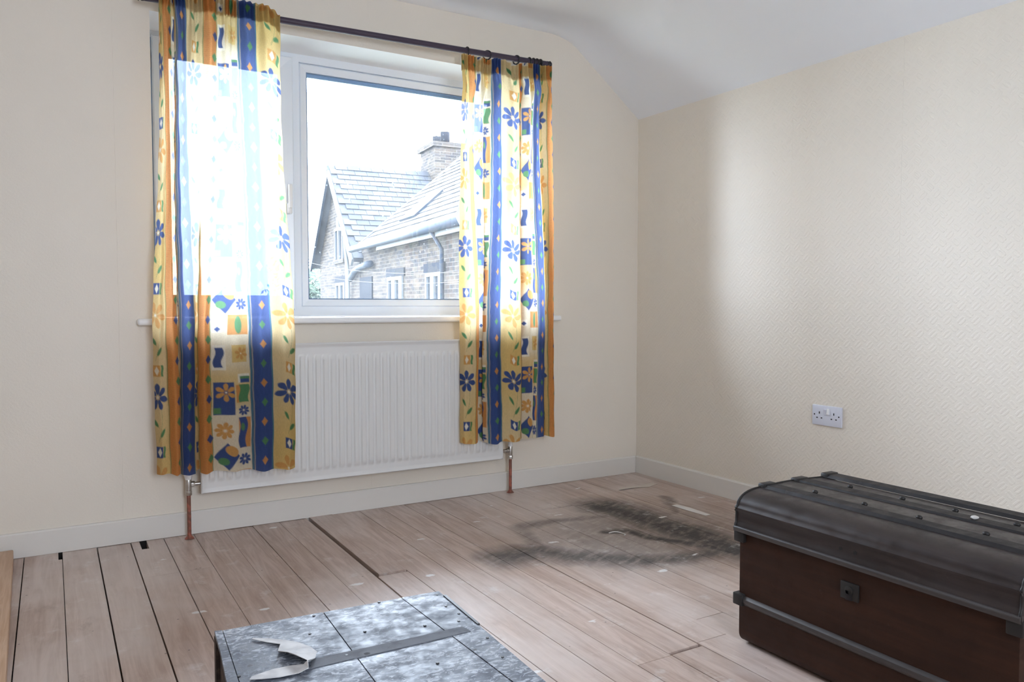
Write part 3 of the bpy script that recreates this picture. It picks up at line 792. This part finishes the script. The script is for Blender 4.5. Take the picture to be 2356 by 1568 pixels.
lt = box('latch', (TX0 - .006, -2.262, .238), (TX0 + .001, -2.213, .280), M_TIRON, trunk, bevel=.002); under(lt, trunk)
cyl('latch_hasp', (TX0 - .009, -2.2375, .262), (TX0 - .004, -2.2375, .262), .011, M_TIRON, lt, n=18, bevel=.001)
box('latch_tongue', (TX0 - .009, -2.246, .238), (TX0 - .005, -2.229, .262), M_TRIB, lt, bevel=.001)
for yy in (-2.215, -2.254):
    h_ = cyl('rivet_hole', (LX0 - .0008, yy, .358), (LX0 + .006, yy, .358), .0042, M_DARK, trunk, n=14); under(h_, trunk)
fl = bmesh.new(); add_ball(fl, (0, 0, 0), .009, 14, (1.1, .9, .5))
for v_ in fl.verts: v_.co.x += .0015 * math.sin(v_.co.y * 700)
fk = bm_obj('plaster_chip', fl, Mat('chip_white', (.55, .53, .50), .8), smooth=True); fk.location = (-.950, -2.394, .4415)
tag(fk, 'small off-white plaster chip lying on the trunk lid', 'chip')

# ---------------------------------------------------------------- packing crate
CZ = .36; CROT = math.radians(-3.4)
crate = thing('crate', 'worn grey-blue topped wooden packing crate with tin edging', 'crate', (-2.590, -1.955, 0), CROT)
CW, CD = .434, .60                         # local x 0..CW, local y 0..-CD
def zinc_mat(name, dark=False):
    m = Mat(name, (.30, .33, .40), .6, spec=.28)
    x, y, z = m.pos(True)
    n1 = m.noise(m._pos, 7, 4, .6); n2 = m.noise(m.vec(x * 60.0, y * 110.0, z), 1, 4, .7, .8); n3 = m.noise(m._pos, 28, 4, .65)
    base = m.mix(n1.ss(.3, .7), (.070, .080, .102), (.120, .134, .164)) if not dark else m.mix(n1.ss(.3, .7), (.125, .132, .150), (.165, .172, .19))
    base = m.mix(n3.ss(.5, .75, 0, .5), base, (.045, .050, .064))
    if not dark:
        base = m.mix((n2.ss(.48, .62) * n1.ss(.36, .54)).min(.85), base, (.42, .45, .50))
    vo = m.node('ShaderNodeTexVoronoi'); m.link(m._pos, vo.inputs['Vector']); vo.inputs['Scale'].default_value = 17
    pit = (S(m.nt, vo.outputs['Distance']) + (n3 - .5) * .25).ss(.06, .09, 1, 0)
    base = m.mix(pit, base, (.02, .02, .025))
    m.color(base); m.rough(n3.ss(.3, .7, .40 if not dark else .7, .66 if not dark else .8)); m.bump(n2 * .6 + n3, .45, .0015)
    return m
M_ZINC = zinc_mat('zinc_sheet'); M_ZINC2 = zinc_mat('zinc_tape_mark', True)
M_RUST = Mat('rusty_side', (.06, .04, .032), .8)
_x, _y, _z = M_RUST.pos(True); M_RUST.color(M_RUST.mix(M_RUST.noise(M_RUST._pos, 26, 4, .65).ss(.4, .65), (.028, .020, .018), (.115, .078, .062))); M_RUST.bump(M_RUST.noise(M_RUST._pos, 60, 3), .3, .002)
def cpart(name, poly, z0, z1, mat, par=crate, bevel=0): return prism(name, poly, 2, z0, z1, mat, par, bevel=bevel)
# four sides and a floor
for nm, P in (('side_panel', [(.006, -CD), (.018, -CD), (.018, -.002), (.006, -.002)]), ('side_panel', [(CW - .018, -CD), (CW - .006, -CD), (CW - .006, -.002), (CW - .018, -.002)]),
              ('end_panel', [(.018, -.018), (CW - .018, -.018), (CW - .018, -.006), (.018, -.006)]), ('end_panel', [(.018, -CD), (CW - .018, -CD), (CW - .018, -CD + .012), (.018, -CD + .012)])):
    cpart(nm, P, .002, CZ - .008, M_RUST)
cpart('base_panel', [(.018, -CD + .012), (CW - .018, -CD + .012), (CW - .018, -.018), (.018, -.018)], .002, .014, M_RUST)
# lid boards: joints run towards the camera and are not quite parallel
gp = .0011
cpart('lid_board', [(.014, -.003), (.195 - gp, -.001), (.195 - gp + .010, -CD), (.010, -CD)], CZ - .008, CZ, M_ZINC)
cpart('lid_board', [(.195 + gp, -.001), (.352 - gp * .5, 0), (.408 - gp, -CD), (.205 + gp, -CD)], CZ - .008, CZ - .0004, M_ZINC)
cpart('lid_board', [(.352 + gp * .5, 0), (CW - .002, -.001), (CW + .004, -CD), (.408 + gp, -CD)], CZ - .008, CZ + .0003, M_ZINC)
# tin edging bent over the long edges
cpart('edge_strip', [(0, 0), (.0125, -.003), (.0085, -CD), (-.006, -CD), (-.006, -.22), (-.001, -.09)], CZ - .007, CZ + .0008, M_ZINC)
cpart('corner_post', [(-.001, -.001), (.006, -.001), (.006, -.024), (-.001, -.024)], .002, CZ - .008, M_RUST)
cpart('edge_batten', [(CW - .004, -.03), (CW + .002, -.03), (CW + .003, -.19), (CW - .002, -.19)], CZ - .014, CZ + .0022, M_TIRON)
# mark left by the tape, and its folded torn end
cpart('tape_band', [(.130, -.193), (.205, -.192), (.300, -.190), (CW - .030, -.186), (CW - .025, -.212), (.320, -.217), (.200, -.222), (.120, -.226)], CZ - .001, CZ + .0011, M_ZINC2)
nail = bmesh.new(); add_cyl(nail, (0, 0, -.003), (0, 0, .0012), .0032, .0026, n=12)
n0 = bm_obj('nail', nail, M_TIRON, crate, smooth=True); n_me = n0.data
nails = [(CW - .012, -.018), (CW - .020, -.083), (CW - .012, -.128), (CW - .026, -.16), (CW - .010, -.250), (.175, -.012), (.305, -.003), (.240, -.125), (.345, -.150), (.185, -.205), (.012 + .002, -.2), (.150, -.09), (CW - .020, -.330), (.31, -.30)]
n0.location = (*nails[0], CZ)
for p in nails[1:]: sub(crate, 'nail', n_me, (*p, CZ + .0003))
# torn tape: a ribbon that leaves the lid, folds over itself and lies back
def ribbon(name, rows, mat, th=.0012):
    vs = []; fs = []; n = len(rows)
    for a, b in rows: vs += [Vector(a), Vector(b)]
    for i in range(n - 1): fs.append((2 * i, 2 * i + 1, 2 * i + 3, 2 * i + 2))
    o = mesh(name, vs, fs, mat, smooth=True); md = o.modifiers.new('th', 'SOLIDIFY'); md.thickness = th; md.offset = 0
    ms = o.modifiers.new('s', 'BEVEL'); ms.width = .0002; ms.segments = 1
    o.data.polygons.foreach_set('use_smooth', [False] * len(o.data.polygons)); return o
M_TAPEP = Mat('torn_tape', (.56, .56, .55), .7)
_p = M_TAPEP.pos(); M_TAPEP.bump(M_TAPEP.noise(M_TAPEP._pos, 90, 3), .25, .001); M_TAPEP.color(M_TAPEP.mix(M_TAPEP.noise(M_TAPEP._pos, 30, 3).ss(.35, .65), (.62, .61, .60), (.45, .44, .44)))
z = CZ + .0030
rows = [((-2.541, -2.030, z), (-2.538, -2.026, z)), ((-2.523, -2.054, z), (-2.513, -2.045, z)), ((-2.504, -2.078, z + .001), (-2.492, -2.064, z)), ((-2.516, -2.110, z + .004), (-2.476, -2.083, z)),
        ((-2.508, -2.140, z + .012), (-2.462, -2.116, z + .001)), ((-2.500, -2.168, z + .016), (-2.459, -2.142, z + .002)), ((-2.488, -2.188, z + .013), (-2.470, -2.168, z + .004)),
        ((-2.489, -2.197, z + .004), (-2.492, -2.178, z + .003)), ((-2.505, -2.198, z), (-2.509, -2.166, z)), ((-2.535, -2.196, z), (-2.536, -2.164, z)), ((-2.561, -2.190, z + .001), (-2.556, -2.168, z)), ((-2.577, -2.180, z), (-2.572, -2.172, z))]
tp = ribbon('torn_tape', rows, M_TAPEP)
tag(tp, 'pale torn strip of tape folded over on the crate top', 'tape')

# ---------------------------------------------------------------- small things on the floor
M_PINE = Mat('raw_pine', (.60, .40, .26), .5)
x, y, z_ = M_PINE.pos(); gr = M_PINE.noise(M_PINE.vec(x * 60.0, y * 3.0, z_ * 60.0), 1, 4, .6, 1); M_PINE.color(M_PINE.mix(gr.ss(.35, .7), (.52, .33, .205), (.66, .47, .33))); M_PINE.bump(gr, .1, .001)
tim = box('timber', (-.11, -1.75, 0), (0, 0, .040), M_PINE, bevel=.004)
tim.location = (-2.969, -.018, .0014); tim.rotation_euler = (0, 0, math.radians(1.2))
tag(tim, 'length of raw pine timber lying on the boards against the skirting', 'timber')
M_SCRAP = Mat('scrap_paper', (.60, .54, .48), .8); M_SCRAPW = Mat('white_scrap', (.72, .70, .68), .8)
def scrap(name, pts, mat, label, cat, h=.004, seed=1):
    rs = random.Random(seed); n = len(pts); cx = sum(p[0] for p in pts) / n; cy = sum(p[1] for p in pts) / n
    top = [(p[0] - cx, p[1] - cy, rs.uniform(.0016, h)) for p in pts] + [(0, 0, h * .8)]
    bot = [(a, b, c - .0009) for a, b, c in top]
    fs = [(i, (i + 1) % n, n) for i in range(n)] + [(n + 1 + (i + 1) % n, n + 1 + i, 2 * n + 1) for i in range(n)] + [(i, n + 1 + i, n + 1 + (i + 1) % n, (i + 1) % n) for i in range(n)]
    o = mesh(name, top + bot, fs, mat); o.location = (cx, cy, .0005); return tag(o, label, cat)
scrap('paper_scrap', [(-.36, -.300), (-.27, -.300), (-.17, -.315), (-.09, -.285), (-.10, -.262), (-.20, -.270), (-.30, -.262)], M_SCRAP, 'crumpled beige paper scrap lying near the room corner', 'paper scrap', .006, 2)
scrap('paper_scrap', [(-.33, -.662), (-.295, -.66), (-.285, -.74), (-.290, -.875), (-.318, -.872), (-.330, -.77)], M_SCRAPW, 'narrow white paper scrap on the boards before the trunk', 'paper scrap', .005, 4)
cur = tube('peel_curl', [(-.856 + .045 * math.sin(a), -.905 + .035 * math.cos(a), .004 + .002 * math.sin(3 * a)) for a in np.linspace(-.1, 2.6, 14)], .0022, M_SCRAPW, None, n=8)
tag(cur, 'thin white curled peeling lying on the soot stain', 'peeling')

# ---------------------------------------------------------------- outside: neighbouring house, tree, cables, ground
G0 = Vector((3.5553, 14.5362)); UU = Vector((-.09097, -.99585)); NN = Vector((.99585, -.09097)); GZ = -2.9
def L3(s, t, z): p = G0 + UU * s + NN * t; return Vector((p.x, p.y, z))
HM = Matrix(((UU.x, NN.x, 0, G0.x), (UU.y, NN.y, 0, G0.y), (0, 0, 1, 0), (0, 0, 0, 1)))
def stone_mat():
    m = Mat('gritstone', (.2, .17, .14), .9)
    x, y, z = m.pos(True)
    br = m.node('ShaderNodeTexBrick'); m.link(m.vec(x + y * .7, z, 0.0), br.inputs['Vector'])
    br.inputs['Color1'].default_value = (.052, .041, .031, 1); br.inputs['Color2'].default_value = (.018, .0165, .016, 1); br.inputs['Mortar'].default_value = (.068, .060, .053, 1)
    br.inputs['Scale'].default_value = 1.0; br.inputs['Brick Width'].default_value = .24; br.inputs['Row Height'].default_value = .075; br.inputs['Mortar Size'].default_value = .007; br.offset = .43
    n = m.noise(m.vec(x * 3.4, y, z * 10.0), 1, 3)
    m.color(m.mix(n.ss(.35, .7, 0, .6), br.outputs[0], (.021, .020, .020))); m.bump(S(m.nt, br.outputs['Fac']) * -1.0 + n, .5, .02)
    return m
M_STONE = stone_mat()
M_SLATE = Mat('slate', (.13, .135, .15), .5)
rr = M_SLATE.rand(); M_SLATE.pos(); M_SLATE.color(M_SLATE.mix((rr + M_SLATE.noise(M_SLATE._pos, 4, 3) * .6).ss(.2, 1.3), (.020, .022, .026), (.031, .032, .035)))
M_LINTEL = Mat('dark_lintel', (.008, .009, .012), .8); M_HWHITE = Mat('house_white', (.075, .078, .08), .5); M_HBLUE = Mat('fascia_paint', (.013, .017, .024), .5); M_HGLASS = Mat('house_glass', (.010, .013, .018), .1); M_LEAD = Mat('ridge_lead', (.055, .057, .06), .6)
def hthing(name, label, cat):
    o = bpy.data.objects.new(name, None); COL.objects.link(o)
    o.location = L3(0, 0, GZ); o.rotation_euler = (0, 0, math.atan2(UU.y, UU.x))
    return tag(o, label, cat)
# the house frame is (along the front, into the building, up); NN is +90 degrees from UU so the frame is right-handed
def hp(p): return (p[0], p[1], p[2] - GZ)
def hbox(name, a, b, mat, par, bevel=0): return box(name, hp(a), hp(b), mat, par, bevel=bevel)
def hmesh(name, vs, fs, mat, par): return mesh(name, [hp(v) for v in vs], fs, mat, par)
def slab(name, q, th, mat, par):
    q = [Vector(v) for v in q]; n = (q[1] - q[0]).cross(q[2] - q[0]).normalized()
    if n.z < 0: n = -n
    return hmesh(name, q + [v - n * th for v in q], [(0, 1, 2, 3), (7, 6, 5, 4)] + [(i, (i + 1) % 4, 4 + (i + 1) % 4, 4 + i) for i in range(4)], mat, par)
def slates(par, q, nx, ny, joined, name='slate'):
    """q: eave-left, eave-right, ridge-right, ridge-left of one roof plane; slates lie in courses, each lapping the one below"""
    q = [Vector(v) for v in q]; n = (q[1] - q[0]).cross(q[3] - q[0]).normalized()
    if n.z < 0: n = -n
    wv = (q[1] - q[0]).length / nx; hv = (q[3] - q[0]).length / ny
    ux = (q[1] - q[0]).normalized(); uy = (q[3] - q[0]).normalized()
    def q8(w_, h_):
        vs = []
        for zz in (0, .012):
            for a, b in ((0, 0), (w_, 0), (w_, h_), (0, h_)): vs.append(ux * a + uy * b + n * (zz + .018 * (1 - b / h_)))
        return vs
    F8 = [(4, 5, 6, 7), (0, 1, 5, 4), (1, 2, 6, 5), (3, 0, 4, 7), (2, 3, 7, 6)]
    base = q8(wv * .975, hv * 1.12)
    if not joined:
        me = bpy.data.meshes.new(name); me.from_pydata([tuple(v) for v in base], [], F8); me.update(); me.materials.append(M_SLATE.m)
    V, Fc = [], []
    for j in range(ny):
        for i in range(nx):
            off = .5 if j % 2 else 0
            if i + off + 1 > nx: continue
            p = q[0] + ux * (i + off) * wv + uy * j * hv + n * rb.uniform(0, .006)
            if joined:
                k = len(V); V += [b + p for b in base]; Fc += [tuple(a + k for a in f) for f in F8]
            else: sub(par, name, me, hp(p))
    if joined:
        o = hmesh('slates', V, Fc, M_SLATE, par); o['kind'] = 'stuff'; return o
for _m in (M_STONE, M_SLATE, M_LINTEL, M_HWHITE, M_HBLUE, M_LEAD): _m.b.inputs['Specular IOR Level'].default_value = .06
# block with the gable
hA = hthing('stone_house', 'stone house with slate gable, chimney and lower range, seen through the window', 'house')
AS0, AS1, AE, AR = -4.55, 0.0, 2.36, 4.62; AM = -2.30; AD = 5.2
wv = [(AS0, 0, GZ), (AS1, 0, GZ), (AS1, 0, AE), (AM, 0, AR - .12), (AS0, 0, AE)]
wv2 = [(a, AD, c) for a, _, c in wv]
hmesh('wall', wv + wv2, [(0, 1, 2, 3, 4), (9, 8, 7, 6, 5)] + [(i, (i + 1) % 5, 5 + (i + 1) % 5, 5 + i) for i in range(5)], M_STONE, hA)
for sgn, se in ((-1, AS0 - .28), (1, AS1 + .28)):
    ze = AR - (AR - AE) / (AM - AS0) * abs(se - AM)
    rf = slab('roof', [(se, -.22, ze), (se, AD + .2, ze), (AM, AD + .2, AR), (AM, -.22, AR)], .09, M_SLATE, hA)
    slab('bargeboard', [(se, -.26, ze - .01), (se, -.20, ze - .01), (AM, -.20, AR - .01), (AM, -.26, AR - .01)], .20, M_HBLUE if sgn < 0 else M_LEAD, rf)
    if sgn > 0: slates(rf, [(se, -.22, ze + .005), (se, AD - .9, ze + .005), (AM, AD - .9, AR + .005), (AM, -.22, AR + .005)], 14, 18, False)
def hwindow(par, s0, s1, z0, z1, mull, lintel=True, t=0.0):
    w_ = hbox('window', (s0, t - .012, z0), (s1, t + .05, z1), M_HGLASS, par)
    fw = .07
    for a, b in ((s0, s0 + fw), (s1 - fw, s1)): hbox('window_frame', (a, t - .05, z0), (b, t + .0, z1), M_HWHITE, w_)
    for k in range(mull):
        c = s0 + (s1 - s0) * (k + 1) / (mull + 1); hbox('mullion', (c - .05, t - .055, z0), (c + .05, t + .0, z1), M_HWHITE, w_)
    hbox('window_frame', (s0 + fw, t - .05, z1 - fw), (s1 - fw, t, z1), M_HWHITE, w_)
    if lintel: hbox('lintel', (s0 - .13, t - .03, z1), (s1 + .10, t + .05, z1 + .17), M_LINTEL, w_)
    hbox('window_sill', (s0 - .1, t - .06, z0 - .1), (s1 + .1, t + .04, z0), M_STONE, w_)
hwindow(hA, -2.49, -1.56, 2.14, 2.97, 1, False)
hwindow(hA, -2.42, -1.40, .35, 1.53, 1)
for pts in ([(-1.92, -.06, 3.20), (-1.75, -.10, 3.05), (-1.62, -.12, 2.90), (-1.13, -.12, 2.85), (-1.0, -.12, 2.72), (-.73, -.12, 1.76), (-.70, -.12, GZ + .1)],):
    tube('drainpipe', [hp(p) for p in pts], .055, M_HWHITE, hA, n=10)
# chimney at the far end of that ridge
ch = hbox('chimney', (-2.95, 2.55, 3.9), (-1.75, 3.35, 5.25), M_STONE, hA)
hbox('chimney_cap', (-3.03, 2.47, 5.25), (-1.67, 3.43, 5.38), M_STONE, ch)
for ss_ in (-2.70, -2.05):
    tube('chimney_pot', [hp((ss_, 2.95, 5.38)), hp((ss_, 2.95, 5.62)), hp((ss_, 2.95, 5.72))], .13, M_LINTEL, ch, n=12)
# the lower range that runs towards the viewer
hB = hA
BS0, BS1, BE, BR, BRT = .30, 9.2, 2.30, 4.78, 2.55
hmesh('wall', [(BS0 - .3, .02, GZ), (BS1, .02, GZ), (BS1, .02, BE - .02), (BS0 - .3, .02, BE - .02), (BS0 - .3, 5, GZ), (BS1, 5, GZ), (BS1, 5, BE - .02), (BS0 - .3, 5, BE - .02)],
      [(0, 1, 2, 3), (5, 4, 7, 6), (1, 5, 6, 2), (4, 0, 3, 7), (3, 2, 6, 7)], M_STONE, hB)
sl = (BR - BE) / (BRT + .22)
rq = [(.72, -.22, BE), (BS1, -.22, BE), (BS1, BRT, BR), (1.55, BRT, BR)]
rfB = slab('roof', rq, .09, M_SLATE, hB)
slates(rfB, [(.95, -.22, BE + .01), (BS1, -.22, BE + .01), (BS1, BRT, BR + .01), (.95, BRT, BR + .01)], 30, 18, True)
slab('verge', [(.66, -.24, BE + .03), (.84, -.24, BE + .03), (1.67, BRT, BR + .06), (1.49, BRT, BR + .06)], .16, M_LEAD, hB)
slab('roof', [(1.55, BRT, BR), (BS1, BRT, BR), (BS1, 5.2, BE), (1.55, 5.2, BE)], .09, M_SLATE, hB)
tube('gutter', [hp((.35, -.30, BE - .06)), hp((BS1, -.30, BE - .06))], .075, M_HBLUE, hB, n=10)
hbox('fascia', (2.3, -.235, BE - .20), (BS1, -.20, BE - .05), M_HWHITE, hB)
tube('drainpipe', [hp((5.92, -.30, BE - .1)), hp((5.92, -.10, BE - .40)), hp((5.92, -.10, GZ + .1))], .035, M_HBLUE, hB, n=10)
tube('drainpipe', [hp((1.34, -.10, 1.87)), hp((.9, -.10, 1.86)), hp((.38, -.10, 1.83)), hp((-.1, -.10, 1.76)), hp((-.55, -.10, 1.58))], .075, M_HBLUE, hB, n=10)
hwindow(hB, 2.38, 3.40, .1, 1.53, 1, True, .02); hwindow(hB, 4.83, 5.68, .1, 1.53, 1, True, .02)
hbox('door', (0.02, -.01, -.9), (1.10, .03, 1.60), M_LINTEL, hB)
def rp(s, t, lift): return (s, t, BE + sl * (t + .22) + lift)
rl_ = slab('rooflight', [rp(2.75, .12, .10), rp(3.75, .12, .10), rp(3.75, .72, .10), rp(2.75, .72, .10)], .09, M_HBLUE, hB)
slab('rooflight_pane', [rp(2.83, .18, .108), rp(3.67, .18, .108), rp(3.67, .66, .108), rp(2.83, .66, .108)], .01, M_LEAD, rl_)
# front gable of the range at the window's edge
gm, gh = 9.35, 1.55
hmesh('gable_wall', [(gm - gh, -.35, GZ), (gm + gh, -.35, GZ), (gm + gh, -.35, 2.4), (gm, -.35, 4.1), (gm - gh, -.35, 2.4), (gm - gh, .1, GZ), (gm + gh, .1, GZ), (gm + gh, .1, 2.4), (gm, .1, 4.1), (gm - gh, .1, 2.4)],
      [(0, 1, 2, 3, 4), (9, 8, 7, 6, 5)] + [(i, (i + 1) % 5, 5 + (i + 1) % 5, 5 + i) for i in range(5)], M_STONE, hB)
for s_ in (-1, 1):
    slab('bargeboard', [(gm + s_ * (gh + .2), -.50, 2.25), (gm + s_ * (gh + .2), -.42, 2.25), (gm, -.42, 4.25), (gm, -.50, 4.25)], .22, M_HWHITE, hB)
    slab('roof', [(gm + s_ * (gh + .2), -.5, 2.28), (gm + s_ * (gh + .2), 1.8, 2.28), (gm, 1.8, 4.28), (gm, -.5, 4.28)], .06, M_SLATE, hB)
# ground
M_GRND = Mat('street', (.20, .20, .19), .9); _p = M_GRND.pos(); M_GRND.color(M_GRND.mix(M_GRND.noise(M_GRND._pos, .6, 4).ss(.4, .6), (.30, .30, .29), (.20, .22, .16)))
gnd = struct(box('ground', (-60, .9, GZ - .3), (70, 90, GZ), M_GRND)); 
# tree beyond the gable
M_LEAF = Mat('leaves', (.09, .20, .06), .7); _p = M_LEAF.pos(); M_LEAF.color(M_LEAF.mix(M_LEAF.noise(M_LEAF._pos, 3, 3).ss(.35, .65), (.009, .026, .011), (.022, .050, .020)))
def tree(loc, H_, R_, label, seed):
    rs = random.Random(seed); root = thing('tree', label, 'tree', loc)
    tube('trunk', [(0, 0, 0), (.05, 0, H_ * .35), (0, .08, H_ * .62)], .16, Mat('bark', (.06, .045, .035), .9), root, n=10)
    V = []; Fc = []
    cl = [(Vector((rs.uniform(-1, 1), rs.uniform(-1, 1), rs.uniform(-1, 1))).normalized() * rs.uniform(.2, .8) * R_) for _ in range(26)]
    for _ in range(5200):
        c = cl[rs.randrange(26)]; d = Vector((rs.gauss(0, 1), rs.gauss(0, 1), rs.gauss(0, 1))).normalized() * R_ * .42 * rs.random() ** .4
        p = Vector((c.x + d.x, c.y + d.y, H_ * .62 + (c.z + d.z) * 1.25)); a = Vector((rs.gauss(0, 1), rs.gauss(0, 1), rs.gauss(0, 1))).normalized(); b = a.orthogonal().normalized()
        s1, s2 = rs.uniform(.07, .13), rs.uniform(.04, .07); k = len(V)
        V += [p - a * s1, p + b * s2, p + a * s1, p - b * s2]; Fc.append((k, k + 1, k + 2, k + 3))
    me = bpy.data.meshes.new('foliage'); me.from_pydata([tuple(v) for v in V], [], Fc); me.update()
    o = link_mesh('foliage', me, M_LEAF, root); o['kind'] = 'stuff'
    return root
tree((4.4, 22.8, GZ), 5.4, 1.9, 'leafy green tree rising beyond the stone house', 2)
M_CABLE = Mat('cable', (.075, .075, .08), .7, spec=.1)
for za, zb_, lb in ((1.87, 1.39, 'upper overhead cable crossing in front of the stone house'), (1.64, 1.26, 'lower overhead cable crossing in front of the stone house')):
    A = Vector((1.9, 13.2, za)); B2 = Vector((1.9, 6.0, zb_))
    pts = [A.lerp(B2, t) - Vector((0, 0, .10 * 4 * t * (1 - t))) for t in np.linspace(-.2, 1.3, 24)]
    tag(tube('overhead_cable', pts, .0030, M_CABLE, None, n=6), lb, 'cable')
